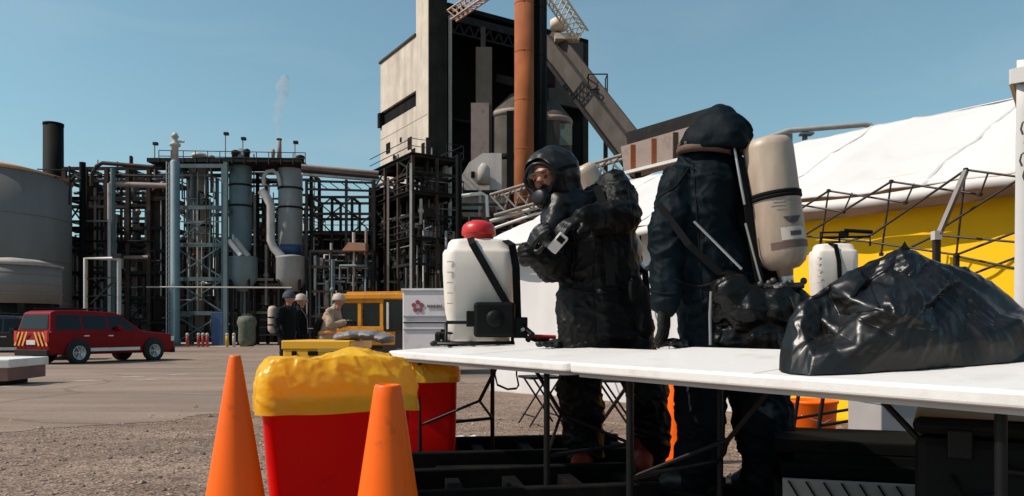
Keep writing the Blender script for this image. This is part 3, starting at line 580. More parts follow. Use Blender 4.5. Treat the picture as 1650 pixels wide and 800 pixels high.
    bp = t.nodes.new('ShaderNodeBump'); bp.inputs['Strength'].default_value = bump; bp.inputs['Distance'].default_value = .015; t.links.new(n2.outputs['Distance'], bp.inputs['Height']); t.links.new(bp.outputs[0], b.inputs['Normal'])
    return m
GRAV = gmat('gravel ground', (.165, .115, .09), (.32, .235, .185), 1.4, .9, 45, speck=.45)
ROAD = gmat('dusty asphalt', (.21, .155, .122), (.305, .23, .182), .55, .35, 90, speck=.8, patch=(.185, .14, .115))
def sheet(name, rows, dz, m):
    """rows: (Y, X0, X1); a sheet that follows the ground's fall"""
    vs = []; fs = []; n = 40
    for Y, x0, x1 in rows:
        for i in range(n+1): vs.append((x0+(x1-x0)*i/n, Y, gz(Y)+dz))
    for r in range(len(rows)-1):
        for i in range(n): fs.append((r*(n+1)+i, r*(n+1)+i+1, (r+1)*(n+1)+i+1, (r+1)*(n+1)+i))
    mb = MB(); mb.add(vs, fs, False); o = mb.build(name, m); return tag(o, kind='structure')
sheet('ground', [(Y, -500, 500) for Y in (-40, 0, 4, 6, 9, 13, 18, 24, 28, 40, 60, 100, 300, 1200)], 0, GRAV)
def edge_x(Y):
    tab = [(4.6, -30), (5.4, -9), (6.0, -5.8), (6.6, -4.4), (7.6, -3.7), (9, -3.2), (11, -2.6), (14, -1.5), (18, 3), (22, 9), (28, 14), (34, 18), (54, 20)]
    for (a, xa), (b, xb) in zip(tab, tab[1:]):
        if a <= Y <= b: return xa+(xb-xa)*(Y-a)/(b-a)+.45*(noise.noise((Y*1.6, 3.3, 0))+.6*noise.noise((Y*5, 1, 0))+.4*noise.noise((Y*13, 4, 0)))
    return 20
rows = []; Y = 4.6
while Y < 54: rows.append((Y, -140, edge_x(Y))); Y += .12 if Y < 12 else (.5 if Y < 28 else 3)
sheet('road', rows, .004, ROAD)
sheet('verge', [(53.8, -140, 16), (56, -140, 16), (70, -140, 16)], .012, gmat('pale dusty verge', (.36, .27, .21), (.47, .37, .29), 1.0, .4, 12, speck=.8))
PAINT = mat('worn white road paint', (.50, .43, .37), .8, var=.15, dirt=(.28, .21, .165), dscale=4, dlo=.4, dhi=.62)
def dash(px, y, L, wd):
    d = 1
    for _ in range(40): d = F*(HC-gz(d))/(y-HY)
    p = P(px, y, d); mb = MB((p.x, p.y, gz(d)))
    vs = []
    for dx, dy in ((-L/2, -wd/2), (L/2, -wd/2), (L/2, wd/2), (-L/2, wd/2)):
        q = Vector((p.x+dx+dy*.5, p.y+dy+dx*.25, 0)); vs.append((q.x, q.y, gz(q.y)+.009))
    mb.add(vs, [(0, 1, 2, 3)]); o = mb.build('road_marking', PAINT); o.location = (p.x, p.y, gz(d)); tag(o, kind='structure')
for px, y, L in ((5, 624, .35), (70, 620, .35), (142, 614, .4), (214, 608, .4), (237, 613, .3), (290, 604, .45)): dash(px, y, L, .55)
# loose stones on the gravel, as far as one sees them singly
STONE = mat('loose stones', (.27, .20, .16), .95, var=.75, scale=9)
rng = random.Random(2); mb = MB()
def stone(x, y, s):
    a = rng.random()*6.28; sx, sy, sz = s*rng.uniform(.7, 1.3), s*rng.uniform(.6, 1.1), s*rng.uniform(.35, .8); ca, sa = math.cos(a), math.sin(a); z = gz(y)+sz*.25
    vs = []
    for ux, uy, uz in ((1, 0, 0), (.3, .9, .1), (-.8, .5, 0), (-.7, -.6, .1), (.4, -.9, 0), (.1, .1, 1), (-.05, 0, -.7)):
        ux += rng.uniform(-.2, .2); uy += rng.uniform(-.2, .2); vs.append((x+(ux*sx*ca-uy*sy*sa), y+(ux*sx*sa+uy*sy*ca), z+uz*sz))
    mb.add(vs, [(0, 1, 5), (1, 2, 5), (2, 3, 5), (3, 4, 5), (4, 0, 5), (1, 0, 6), (2, 1, 6), (3, 2, 6), (4, 3, 6), (0, 4, 6)])
k = 0
while k < 9000:
    Y = 3.2+6.5*rng.random()**1.5; X = rng.uniform(-6.5, 4.5)
    if X < -1.1:
        e = edge_x(max(4.6, Y))
        if X < e-.15 and rng.random() > .06+.75*math.exp(-(e-X)/.55): continue
        if X > -1.3: continue
    stone(X, Y, .006+.014*rng.random()**2.2 if rng.random() < .97 else rng.uniform(.02, .04)); k += 1
tag(mb.build('gravel', STONE), 'loose stones scattered over the gravel yard', 'gravel', kind='stuff')
# ------------------------------------------------------------------ vehicles and people in the middle distance
GLASSD = mat('dark car glass', (.004, .006, .006), .10, var=.1, spec=.35)
TYRE = mat('tyre rubber', (.014, .014, .014), .85)
RIM = mat('alloy rim', (.42, .42, .42), .3, metal=.8)
CHR = mat('bright trim', (.62, .58, .55), .35, metal=.3)
TAILR = mat('tail lamp red', (.5, .02, .015), .25)
AMBER = mat('amber reflective tape', (.72, .28, .06), .5)
def suv(label, cat, loc, yaw, paint, chevrons, name='parked_vehicle'):
    """x forward, y left, origin on the ground under the rear axle's middle"""
    t = thing(name, label, cat, loc, (0, 0, yaw))
    # shell: side outline with half widths, bottom to top
    def loft(outl, name_, m, bev):
        mb = MB(); n = len(outl); vs = [(x, -hw, z) for x, z, hw in outl]+[(x, hw, z) for x, z, hw in outl]
        fs = [tuple(range(n)), tuple(range(2*n-1, n-1, -1))]+[((i+1) % n, i, n+i, n+(i+1) % n) for i in range(n)]
        mb.add(vs, fs); return mb.build(name_, m, t, bevel=bev, seg=3)
    loft([(-1.05, .48, .94), (-1.02, .34, .9), (4.05, .32, .9), (4.22, .5, .93), (4.2, .92, .93), (4.05, 1.06, .92), (2.75, 1.17, .97), (2.6, 1.2, .99), (-1.02, 1.18, .99), (-1.1, .8, .98)], 'body', paint, .06)
    loft([(-1.03, 1.15, .95), (2.72, 1.15, .95), (1.85, 1.78, .76), (1.6, 1.87, .74), (.2, 1.92, .74), (-.7, 1.89, .74), (-.9, 1.82, .76)], 'cabin', paint, .05)
    # glazing, a few mm proud of the leaning cabin sides
    for s in (-1, 1):
        yb = lambda z: s*(.95-(z-1.15)*(.95-.75)/.7+.004)
        def pane(x0, x1, x2, x3, nm):
            mb = MB(); z0, z1 = 1.22, 1.74
            q = [(x0, yb(z0), z0), (x1, yb(z0), z0), (x2, yb(z1), z1), (x3, yb(z1), z1)]
            mb.add(q+[(a, b-s*.02, c) for a, b, c in q], [(0, 1, 2, 3) if s < 0 else (3, 2, 1, 0), (4, 5, 1, 0), (5, 6, 2, 1), (6, 7, 3, 2), (7, 4, 0, 3)]); mb.build(nm, GLASSD, t)
        pane(1.25, 2.48, 1.78, 1.25, 'window'); pane(.22, 1.17, 1.17, .22, 'window'); pane(-.82, .14, .14, -.72, 'window')
        MB().box((1.6, s*1.0, 1.28), (.2, .22, .17)).build('mirror', paint, t, bevel=.03)
        MB().tube([(-.6, s*.62, 1.97), (1.4, s*.62, 1.97)], .025, 6).build('roof_rail', STEELD, t)
        MB().box((1.5, s*.965, .50), (2.1, .03, .12)).build('running_stripe', CHR, t)
        for x in (.25, 1.22): MB().box((x+.05, s*1.0, 1.0), (.2, .04, .04)).build('door_handle', CHR, t)
    mb = MB(); mb.add([(-1.035, -.8, 1.25), (-1.035, .8, 1.25), (-.93, .68, 1.74), (-.93, -.68, 1.74), (-.99, -.8, 1.25), (-.99, .8, 1.25), (-.88, .68, 1.74), (-.88, -.68, 1.74)], [(3, 2, 1, 0), (4, 5, 6, 7), (0, 1, 5, 4), (1, 2, 6, 5), (2, 3, 7, 6), (3, 0, 4, 7)]); mb.build('rear_window', GLASSD, t)
    mb = MB(); mb.add([(2.68, -.82, 1.2), (2.68, .82, 1.2), (1.9, .68, 1.78), (1.9, -.68, 1.78)], [(0, 1, 2, 3)]); mb.v = [v+Vector((.02, 0, .012)) for v in mb.v]; mb.build('windscreen', GLASSD, t)
    MB().box((-1.08, 0, .42), (.12, 1.86, .22)).build('rear_bumper', STEELD, t, bevel=.03)
    MB().box((4.2, 0, .42), (.14, 1.84, .24)).build('front_bumper', STEELD, t, bevel=.03); MB().box((4.2, 0, .78), (.06, 1.2, .26)).build('grille', CHR, t)
    for s in (-1, 1):
        MB().box((-1.1, s*.86, .98), (.08, .18, .4)).build('tail_lamp', TAILR, t, bevel=.02); MB().box((4.12, s*.78, .86), (.16, .34, .2)).build('headlight', CHR, t, bevel=.03)
    MB().box((-1.115, 0, .78), (.02, .5, .16)).build('number_plate', CHR, t)
    if chevrons:
        for s in (-1, 1):
            for k in range(3):
                y = s*(.22+k*.22); MB().bar((-1.125, y, 1.14), (-1.125, y+s*.25, .66), .02, .085).build('chevron_tape', AMBER, t)
    for x in (0, 3.2):
        for s in (-1, 1):
            M = Matrix.Rotation(R(90)*(1 if s < 0 else -1), 3, 'X'); c = (x, s*.90, .40)
            w_ = MB().lathe(c, [(.26, -.12), (.39, -.12), (.41, -.08), (.41, .1), (.39, .135), (.27, .14), (.25, .10)], 28, M).build('wheel', TYRE, t)
            mb = MB(); mb.lathe(c, [(.25, .09), (.26, .135), (.23, .137), (.21, .11)], 24, M); mb.lathe(c, [(.06, .10), (.06, .135), (.02, .14)], 12, M)
            for k in range(6):
                a = k*math.pi/3; u = M@Vector((math.cos(a), math.sin(a), 0)); n_ = M@Vector((0, 0, .122)); mb.bar(Vector(c)+u*.04+n_, Vector(c)+u*.23+n_, .065, .02)
            mb.build('rim', RIM, w_)
            MB().lathe((x, s*.950, .44), [(.465, 0), (.465, .045), (.455, .05)], 28, M).build('wheel_arch', TYRE, t)
    return t
REDC = mat('dark red car paint', (.20, .003, .006), .45, var=.08, coat=.06, spec=.12)
BLKC = mat('black car paint', (.005, .005, .006), .35, coat=.2)
r = P(120, HY, 28.0); s1 = suv('dark red fire service vehicle with striped tailgate parked on the yard', 'car', (r.x-.62, r.y+.2, gz(28)+.0), R(65), REDC, True); s1.scale = (1.03, 1.03, 1.06)
r = P(-40, HY, 31.0); s2 = suv('black vehicle cut by the frame edge, parked behind the red one', 'car', (r.x, r.y, gz(31)), R(20), BLKC, False)
# low white topped block at the frame edge
b = gbase(8, 14.2); t = thing('concrete_slab', 'low thick slab with white top and reddish side lying at the road edge', 'slab', b, (0, 0, R(8)))
MB().box((-.9, 0, .43), (2.7, 1.5, .16)).build('top', WHITEP, t, bevel=.02); MB().box((-.9, 0, .23), (2.6, 1.44, .24)).build('side', mat('reddish brown timber', (.20, .10, .085), .8), t)
for x in (-1.9, 0): MB().box((x, 0, .055), (.2, 1.3, .11)).build('bearer', STEELD, t)

# ---- yellow truck and white box trailer
YELT = mat('faded truck yellow', (.56, .22, .015), .55, spec=.2, var=.12, dirt=(.26, .11, .02), dscale=2.5)
d = 19.5; b = gbase(598, d)
t = thing('utility_truck', 'yellow utility truck with a boxy open framed cab, parked beside the white trailer', 'truck', b, (0, 0, R(-12)))
MB().box((-.05, .9, 2.02), (2.0, 2.0, .16)).build('roof', YELT, t, bevel=.03); MB().box((.1, .85, 2.12), (1.6, 1.7, .06)).build('roof_hatch', YELT, t, bevel=.02)
for x in (-.92, -.31, .31): MB().box((x, 0, 1.55), (.10, .09, .8)).build('cab_post', YELT, t, bevel=.01)
for z, hh in ((1.17, .12), (1.9, .1)): MB().box((-.30, 0.003, z), (1.34, .10, hh)).build('cab_rail', YELT, t, bevel=.01)
for x in (-.92, .94): MB().box((x, 1.8, 1.5), (.09, .09, .9)).build('cab_post', YELT, t, bevel=.01)
for x, wd in ((-.615, .5), (0, .5)): MB().box((x, .04, 1.54), (wd, .02, .62)).build('window', GLASSD, t)
MB().prism([(.40, 1.10), (.84, 1.12), (.90, 1.92), (.37, 1.94)], 'y', -.06, .05).build('side_window', GLASSD, t)
MB().bar((.50, -.08, 1.16), (.50, -.08, 1.86), .055).build('window_bar', PALEP, t)
MB().box((-.15, .6, .92), (1.7, 1.3, .38)).build('bonnet', YELT, t, bevel=.04); MB().box((-.15, -.06, .92), (1.5, .05, .1)).build('grab_bar', STEELP, t)
MB().box((.0, 1.0, .6), (1.9, 2.0, .34)).build('chassis', STEELD, t)
MB().box((.64, .02, .80), (.62, .12, .56)).build('door', STEELD, t, bevel=.03)
for x in (-.8, .85):
    for y in (.3, 1.7):
        M = Matrix.Rotation(R(90), 3, 'Y'); w_ = MB().lathe((x, y, .42), [(.2, -.13), (.42, -.12), (.42, .12), (.2, .13)], 22, M).build('wheel', TYRE, t); MB().lathe((x, y, .42), [(.2, -.14), (.2, .14)], 16, M).build('rim', YELT, w_)
d = 18.5; b = gbase(690, d); s = d/F
t = thing('box_trailer', 'white box trailer with a red flower star emblem, behind the sprayer', 'trailer', b, (0, 0, R(-4)))
TRW = mat('white trailer panel', (.66, .59, .60), .5, var=.05, dirt=(.36, .33, .33), dscale=1.5)
x0, x1 = (648-690)*s, (735-690)*s; ztop = HC+(530-468)*s-gz(d)
MB().box(((x0+x1)/2, 1.6, (ztop+.5)/2), (x1-x0, 3.2, ztop-.5)).build('body', TRW, t, bevel=.03)
MB().box(((x0+x1)/2, 1.6, ztop+.02), (x1-x0+.06, 3.26, .05)).build('roof_trim', WHITEP, t)
for y in (510, 520, 531): MB().box(((x0+x1)/2, -.012, HC+(530-y)*s-gz(d)), (x1-x0-.05, .03, .03)).build('rub_rail', STEELD if y == 520 else VESG, t)
LOGO = mat('dark red emblem', (.26, .045, .06), .5); INK = mat('dark lettering', (.05, .04, .045), .6)
lx = (673-690)*s; lz = HC+(530-494)*s-gz(d); f = MB()
for k in range(5):
    a = math.pi/2+k*2*math.pi/5; p = []
    for da, rr in ((-.62, .075), (-.42, .14), (0, .165), (.42, .14), (.62, .075), (.3, .055), (0, .065), (-.3, .055)):
        p.append((lx+rr*math.cos(a+da), -.02, lz+rr*math.sin(a+da)))
    f.add([v for v in p]+[(v[0], v[1]+.015, v[2]) for v in p], [tuple(range(8))]+[(i, (i+1) % 8, 8+(i+1) % 8, 8+i) for i in range(8)])
f.build('emblem', LOGO, t)
f = MB(); rng = random.Random(8)
for k in range(9): f.box((lx+.26+k*.042, -.018, lz+.005), (.022 if k % 3 else .03, .012, .05 if k % 2 else .075))
for k in range(9): f.box((lx+.26+k*.042, -.0165, lz-.016), (.036, .010, .012))
f.build('lettering', INK, t)
for x in (x0+.4, x1-.3):
    M = Matrix.Rotation(R(90), 3, 'X'); MB().lathe((x, .1, .33), [(.2, -.1), (.33, -.1), (.33, .1), (.2, .11)], 20, M).build('wheel', TYRE, t)
MB().box(((x0+x1)/2, 1.6, .44), (x1-x0-.2, 3.0, .12)).build('chassis', STEELD, t)

# ---- yellow slotted tote in front of the three responders
YELB = mat('yellow plastic', (.72, .35, .010), .45, var=.07)
d = 7.2; b = gbase(509, d); s = d/F; t = thing('bulk_tote', 'yellow plastic tote with dark hand slots, standing behind the red bin', 'tote', b, (0, 0, R(-6)))
wd = 112*s; h = HC+(530-549)*s-gz(d)
MB().box((0, .35, h/2-.04), (wd, .7, h-.08)).build('body', YELB, t, bevel=.02); MB().box((0, .35, h-.045), (wd+.02, .72, .09)).build('rim', YELB, t, bevel=.012)
for x in (-.22, -.03, .2): MB().box((x, -.003, h-.125), (.1 if x != -.22 else .05, .02, .045)).build('hand_slot', BLACKP, t, bevel=.008)
MB().box((.16, -.004, h-.06), (.28, .01, .1)).build('shade_plate', mat('shade-toned yellow plastic', (.33, .22, .04), .5), t)  # thin front plate in a darker yellow, shade put into its colour
TARP = mat('grey tarpaulin', (.16, .15, .16), .5, bump=.6, bscale=14)
mb = MB()
for k in range(10): mb.ball((.12+.05*k, .3+.04*math.sin(k*2), .02+.035*math.sin(k*.35+.2)), (.09, .16, .05), 10)
o = mb.build('folded_tarp', TARP); fuse(o, .015, 4, .02, .06); o.location = b+Vector((0.05, 0, h)); o.rotation_euler = (0, 0, R(-6)); tag(o, 'crumpled grey tarpaulin bundled on the yellow slotted tote', 'tarp')
# ------------------------------------------------------------------ people
SKIN = mat('skin', (.38, .165, .105), .5, var=.08)
SUITB = mat('black rubberised suit', (.003, .0028, .0028), .54, var=.4, scale=8, bump=.3, bscale=18, spec=.17)
SUITN = mat('navy protective suit', (.0018, .0056, .0088), .64, var=.3, scale=6, bump=.25, bscale=22, spec=.09)
GLOVE = mat('black glove rubber', (.006, .0055, .0055), .45, bump=.2, bscale=60, spec=.3)
BOOT = mat('orange rubber boot', (.17, .020, .008), .65, spec=.2, var=.25)
HOODM = mat('black hood rubber', (.007, .005, .0055), .42, var=.3, scale=6, bump=.4, bscale=14, spec=.3)
MASKR = mat('black mask rubber', (.004, .004, .0045), .4, spec=.3)
COLLAR = mat('brown collar lining', (.10, .05, .038), .75, bump=.3, bscale=30)
STRAP = mat('black webbing', (.004, .004, .0045), .8, spec=.15)
CYLM = mat('dusty cream cylinder', (.43, .335, .26), .45, var=.10, scale=6, dirt=(.17, .11, .08), dscale=4, dlo=.46, dhi=.74, streak=True)
SILV = mat('scuffed metal', (.45, .43, .41), .35, metal=.8)
lens = bpy.data.materials.new('clear visor'); lens.use_nodes = True; q = lens.node_tree; q.nodes.clear()
ou = q.nodes.new('ShaderNodeOutputMaterial'); gl = q.nodes.new('ShaderNodeBsdfGlossy'); gl.inputs['Roughness'].default_value = .08
tr = q.nodes.new('ShaderNodeBsdfTransparent'); tr.inputs['Color'].default_value = (.96, .92, .90, 1); fr = q.nodes.new('ShaderNodeFresnel'); fr.inputs['IOR'].default_value = 1.22; mxs = q.nodes.new('ShaderNodeMixShader')
q.links.new(fr.outputs[0], mxs.inputs[0]); q.links.new(tr.outputs[0], mxs.inputs[1]); q.links.new(gl.outputs[0], mxs.inputs[2]); q.links.new(mxs.outputs[0], ou.inputs['Surface'])

def basis(fwd, up=(0, 0, 1)):
    f = Vector(fwd).normalized(); u = Vector(up); x = f.cross(u).normalized(); u = x.cross(f); return Matrix((x, f, u)).transposed()   # columns right, forward, up
def glove(t, wrist, fwd, palm_n, off, side=1, size=1.0, curl=.5, m=None, name='glove'):
    """five fingered glove; fwd = wrist to knuckles, palm_n = out of the palm, side = +1 thumb on the right of fwd seen along -palm_n"""
    f = Vector(fwd).normalized(); n = Vector(palm_n); n = (n-f*n.dot(f)).normalized(); x = f.cross(n)*side; W = Vector(wrist); s = size
    mb = MB(off); mb.capsule(W-f*.05*s, W+f*.02*s, .036*s, .032*s)
    for k in (-1.3, -.45, .45, 1.3): mb.capsule(W+f*.015*s+x*k*.014*s, W+f*.088*s+x*k*.020*s, .019*s, .016*s, 8)
    for k, L in ((-1.3, .060), (-.45, .078), (.45, .085), (1.3, .074)):
        p = W+f*.09*s+x*k*.022*s; dr = (f+x*k*.06).normalized(); a = 0
        for j in range(3):
            a += curl*(.45, .75, .6)[j]; dv = (dr*math.cos(a)+n*math.sin(a)).normalized(); q2 = p+dv*L*s*(.45, .32, .27)[j]
            mb.capsule(p, q2, (.0125, .0115, .0105)[j]*s, (.0118, .0108, .0095)[j]*s, 8); p = q2
    p = W+f*.02*s+x*.026*s; q2 = p+(x*.75+f*.6+n*.35).normalized()*.045*s; mb.capsule(p, q2, .017*s, .014*s, 8); q3 = q2+(f*.9+x*.15+n*.45*curl).normalized()*.034*s; mb.capsule(q2, q3, .0135*s, .011*s, 8)
    o = mb.build(name, m or GLOVE, t); return fuse(o, .0045, 2)
def limb(mb, pts, rr, wob=.07, n=5, seed=0):
    """cloth covered limb: radius rises and falls so that folds show"""
    rng = random.Random(seed)
    for i in range(len(pts)-1):
        a, b = Vector(pts[i]), Vector(pts[i+1]); ra, rb = rr[i], rr[i+1]
        prev = a; pr = ra
        for k in range(1, n+1):
            u = k/n; p = a.lerp(b, u)+Vector((rng.uniform(-1, 1), rng.uniform(-1, 1), rng.uniform(-1, 1)))*.012*(0 if k == n else 1); r_ = (ra+(rb-ra)*u)*(1+rng.uniform(-wob, wob))
            mb.capsule(prev, p, pr, r_); prev, pr = p, r_
def masked_head(t, off, c, fwd, up, hoodm, size=1.0):
    """head with a face, a full face mask over it and a hood shell open at the face"""
    M = basis(fwd, up)*size; c = Vector(c); L = lambda x, y, z: c+M@Vector((x, y, z))
    mb = MB(off); mb.ball(L(0, .012, 0), (.078, .098, .115), 20, M); mb.capsule(L(0, .03, -.06), L(0, .045, -.085), .06, .045); mb.capsule(L(0, .10, .015), L(0, .128, -.02), .013, .019)
    mb.capsule(L(-.03, .09, -.055), L(.03, .09, -.055), .011, .011); mb.capsule(L(-.05, .092, .035), L(.05, .092, .035), .017, .017)
    for s in (-1, 1): mb.ball(L(s*.08, 0, 0), (.014, .022, .032), 8, M)
    mb.capsule(L(0, -.01, -.08), L(0, -.04, -.2), .055, .06)
    h = mb.build('head', SKIN, t); fuse(h, .006, 3)
    for s in (-1, 1):
        e = MB(off).ball(L(s*.032, .104, .013), .0095, 10).build('eye', mat('eye dark', (.03, .02, .018), .2), h)
        MB(off).bar(L(s*.017, .113, .034), L(s*.050, .102, .035), .005).build('eyebrow', mat('dark hair', (.02, .014, .012), .8), h)
    MB(off).tube([L(-.024, .112, -.055), L(0, .118, -.053), L(.024, .112, -.055)], .005, 6).build('mouth', mat('lip', (.28, .10, .08), .5), h)
    # hood: spherical shell about the face axis, wide open at the face, falling onto the shoulders
    vs = []; fs = []; nu, nv = 40, 26
    for j in range(nv+1):
        th = R(40)+(R(180)-R(40))*j/nv
        for i in range(nu):
            a = 2*math.pi*i/nu; x, z, y = math.sin(th)*math.cos(a), math.sin(th)*math.sin(a), math.cos(th)
            p = Vector((x*.138, y*.165-.012, z*.158+.012)); low = max(0, -z-.35); p.z -= low*.10*max(0, (.6-y)); p.x *= 1+low*.5; p.y -= low*.06
            wr = noise.noise(p*10+Vector((3, 1, 2)))*.014+max(0, .5-abs(noise.noise(Vector((p.x*9, p.y*14, p.z*20))))*1.6)*.022-.008; p *= 1+wr/.13
            vs.append(c+M@p)
    for j in range(nv):
        for i in range(nu): fs.append((j*nu+i, (j+1)*nu+i, (j+1)*nu+(i+1) % nu, j*nu+(i+1) % nu))
    o = MB(off).add(vs, fs, True).build('hood', hoodm, t); sdm = o.modifiers.new('thick', 'SOLIDIFY'); sdm.thickness = .008; sdm.offset = 1; ss = o.modifiers.new('sub', 'SUBSURF'); ss.levels = 1; ss.render_levels = 1
    # mask: gasket, clear lens, breathing unit
    ring = [L(.084*math.cos(a)*(1 if math.sin(a) > -.3 else .84), .094+.020*(1-abs(math.cos(a)))+.010, .005+.078*math.sin(a)) for a in [k*2*math.pi/28 for k in range(29)]]
    g = MB(off).tube(ring, .011, 8).build('face_mask', MASKR, t)
    vs = []; fs = []
    for j in range(7):
        for i in range(28):
            a = 2*math.pi*i/28; k = j/6; vs.append(L(.081*k*math.cos(a)*(1 if math.sin(a) > -.3 else .84), .106+.020*(1-abs(math.cos(a)))*k+.036*(1-k*k), .005+.076*k*math.sin(a)))
    for j in range(6):
        for i in range(28): fs.append((j*28+i, j*28+(i+1) % 28, (j+1)*28+(i+1) % 28, (j+1)*28+i))
    MB(off).add(vs, fs, True).build('visor', lens, g)
    mb = MB(off); mb.lathe(L(0, .125, -.085), [(.05, -.05), (.048, .0), (.04, .035), (.028, .04)], 18, M@Matrix.Rotation(R(-70), 3, 'X')); mb.capsule(L(0, .10, -.06), L(0, .12, -.085), .05, .045)
    mb.build('breathing_unit', MASKR, g)
    mb = MB(off)
    for s in (-1, 1): mb.strip([L(s*.09, .11, .02), L(s*.13, .05, .03), L(s*.142, -.02, .03)], M@Vector((0, 0, 1)), .02, .006)
    mb.build('head_strap', STRAP, g); return h
def scba(t, off, a, b, r, back, m, marks=True):
    """breathing cylinder from its domed end a to its valve end b"""
    a = Vector(a); b = Vector(b); z = (a-b).normalized(); L = (a-b).length; x = Vector(back).cross(z).normalized(); y = z.cross(x); M = Matrix((x, y, z)).transposed()
    prof = [(r*.3, 0), (r*.34, .03), (r*.6, .035), (r*.86, .06), (r, .105), (r, L-.05), (r*.96, L-.028), (r*.82, L-.01), (r*.5, L), (r*.1, L+.003)]
    c = MB(off).lathe(b, prof, 32, M).build('air_cylinder', m, t)
    c.data.polygons.foreach_set('use_smooth', [True]*len(c.data.polygons))
    for zz in (.56, .585): MB(off).lathe(b, [(r+.001, L*zz-.009), (r+.007, L*zz-.006), (r+.007, L*zz+.006), (r+.001, L*zz+.009)], 32, M).build('band', STRAP, c)
    MB(off).tube([b-z*.06, b+z*.02], r*.3, 14).build('valve', SILV, c); MB(off).tube([b-z*.05-x*.075, b-z*.05+x*.09], .018, 10).build('valve_knob', SILV, c)
    return c, b, M, L
def arc_patch(off, b, M, r, a0, a1, z0, z1, n=8, lift=.0022):
    vs = []; fs = []
    for k in range(n+1):
        a = a0+(a1-a0)*k/n
        for zz in (z0, z1): vs.append(b+M@Vector(((r+lift)*math.cos(a), (r+lift)*math.sin(a), zz)))
    for k in range(n): fs.append((2*k, 2*k+2, 2*k+3, 2*k+1))
    return MB(off).add(vs, fs, True)
def boot(t, off, ankle, heading, m, ground):
    A = Vector(ankle); f = Vector((math.cos(heading), math.sin(heading), 0)); z0 = ground; mb = MB(off)
    mb.capsule(Vector((A.x, A.y, z0+.30)), Vector((A.x, A.y, z0+.10)), .075, .062)
    mb.capsule(Vector((A.x, A.y, z0+.07))-f*.035, Vector((A.x, A.y, z0+.06))+f*.13, .058, .052); mb.capsule(Vector((A.x, A.y, z0+.05))+f*.1, Vector((A.x, A.y, z0+.045))+f*.17, .05, .042)
    o = mb.build('boot', m, t); fuse(o, .010, 2)
    MB(off).box(Vector((A.x, A.y, z0+.012))+f*.07, (.31, .105, .024), rotz(heading)).build('sole', STRAP, o, bevel=.01); return o

from mathutils.bvhtree import BVHTree
def seam(t, off, body, pts, r=.0035, name='seam', m=None, lift=.001):
    """a stitched seam laid on the cloth where the line of points meets it"""
    me = body.data; bv = BVHTree.FromPolygons([v.co for v in me.vertices], [p.vertices[:] for p in me.polygons]); e = Vector(cam.location)-off; out = []
    for a_, b_ in zip(pts, pts[1:]):
        for k in range(8):
            q_ = a_.lerp(b_, k/8)-off; h_ = bv.ray_cast(e, (q_-e).normalized())
            if h_[0] and (h_[0]-q_).length < .45: out.append(h_[0]+h_[1]*lift+off)
    if len(out) > 2: MB(off).tube(out, r, 6).build(name, m or STRAP, t)
# ================= worker in mask, gloving up
GP = 0.105                                              # top of the decon duckboards they stand on
D1 = 4.0
def Q(x, y, dy=0): return P(x, y, D1+dy)
base = Vector((P(985, 500, D1+.06).x, D1+.06, GP)); off = base
t = thing('person', 'person in black rubber suit and clear face mask, bent over gloved hands', 'person', base)
mb = MB(off)
mb.capsule(Q(975, 545, .07), Q(962, 455, .07), .185, .175); mb.capsule(Q(1005, 545, .09), Q(985, 455, .09), .165, .165); mb.capsule(Q(940, 545, .06), Q(940, 470, .06), .15, .15)
mb.capsule(Q(962, 455, .07), Q(948, 365, .05), .175, .165); mb.capsule(Q(985, 440, .09), Q(985, 345, .08), .16, .14)
mb.capsule(Q(935, 350, .03), Q(990, 315, .07), .115, .115); mb.capsule(Q(925, 350, .03), Q(905, 320, .03), .10, .085)
limb(mb, [Q(990, 306, .06), Q(1004, 352, -.10), Q(940, 352, -.24)], [.115, .095, .062], .09, 6, 3)
limb(mb, [Q(900, 352, .00), Q(893, 432, -.06), Q(852, 408, -.22)], [.10, .09, .062], .08, 5, 4)
limb(mb, [Q(938, 530, .06), Q(936, 640, .02), Q(944, 735, .07)], [.145, .118, .100], .05, 6, 5)
limb(mb, [Q(1012, 530, .09), Q(1046, 640, .03), Q(1052, 728, .12)], [.145, .115, .098], .05, 6, 6)
o = mb.build('body', SUITB, t); fuse(o, .009, 4, .030, .085, shade=True)
seam(t, off, o, [Q(960, 365), Q(955, 450), Q(960, 545)]); seam(t, off, o, [Q(905, 462), Q(960, 474), Q(1030, 468)], .007, 'belt'); seam(t, off, o, [Q(1012, 300), Q(1018, 345), Q(1022, 360)])
hc = Q(889, 289, .02)
masked_head(t, off, hc, (-.56, -.79, -.25), (-.16, .02, 1), HOODM, 1.1)
mb = MB(off); mb.capsule(Q(905, 318, .04), Q(918, 345, .03), .115, .15); mb.capsule(Q(900, 330, -.06), Q(893, 362, -.10), .08, .07); o = mb.build('hood_skirt', HOODM, t); fuse(o, .012, 5, .02, .07)
glove(t, Q(938, 352, -.24), Q(905, 366, -.30)-Q(938, 352, -.24), (-.2, .3, -.9), off, 1, 1.05, .55)
glove(t, Q(852, 406, -.22), Q(866, 372, -.30)-Q(852, 406, -.22), (.9, .1, .3), off, -1, 1.05, .5)
boot(t, off, Q(944, 735, .05), R(250), BOOT, GP); boot(t, off, Q(1036, 730, .10), R(262), BOOT, GP)
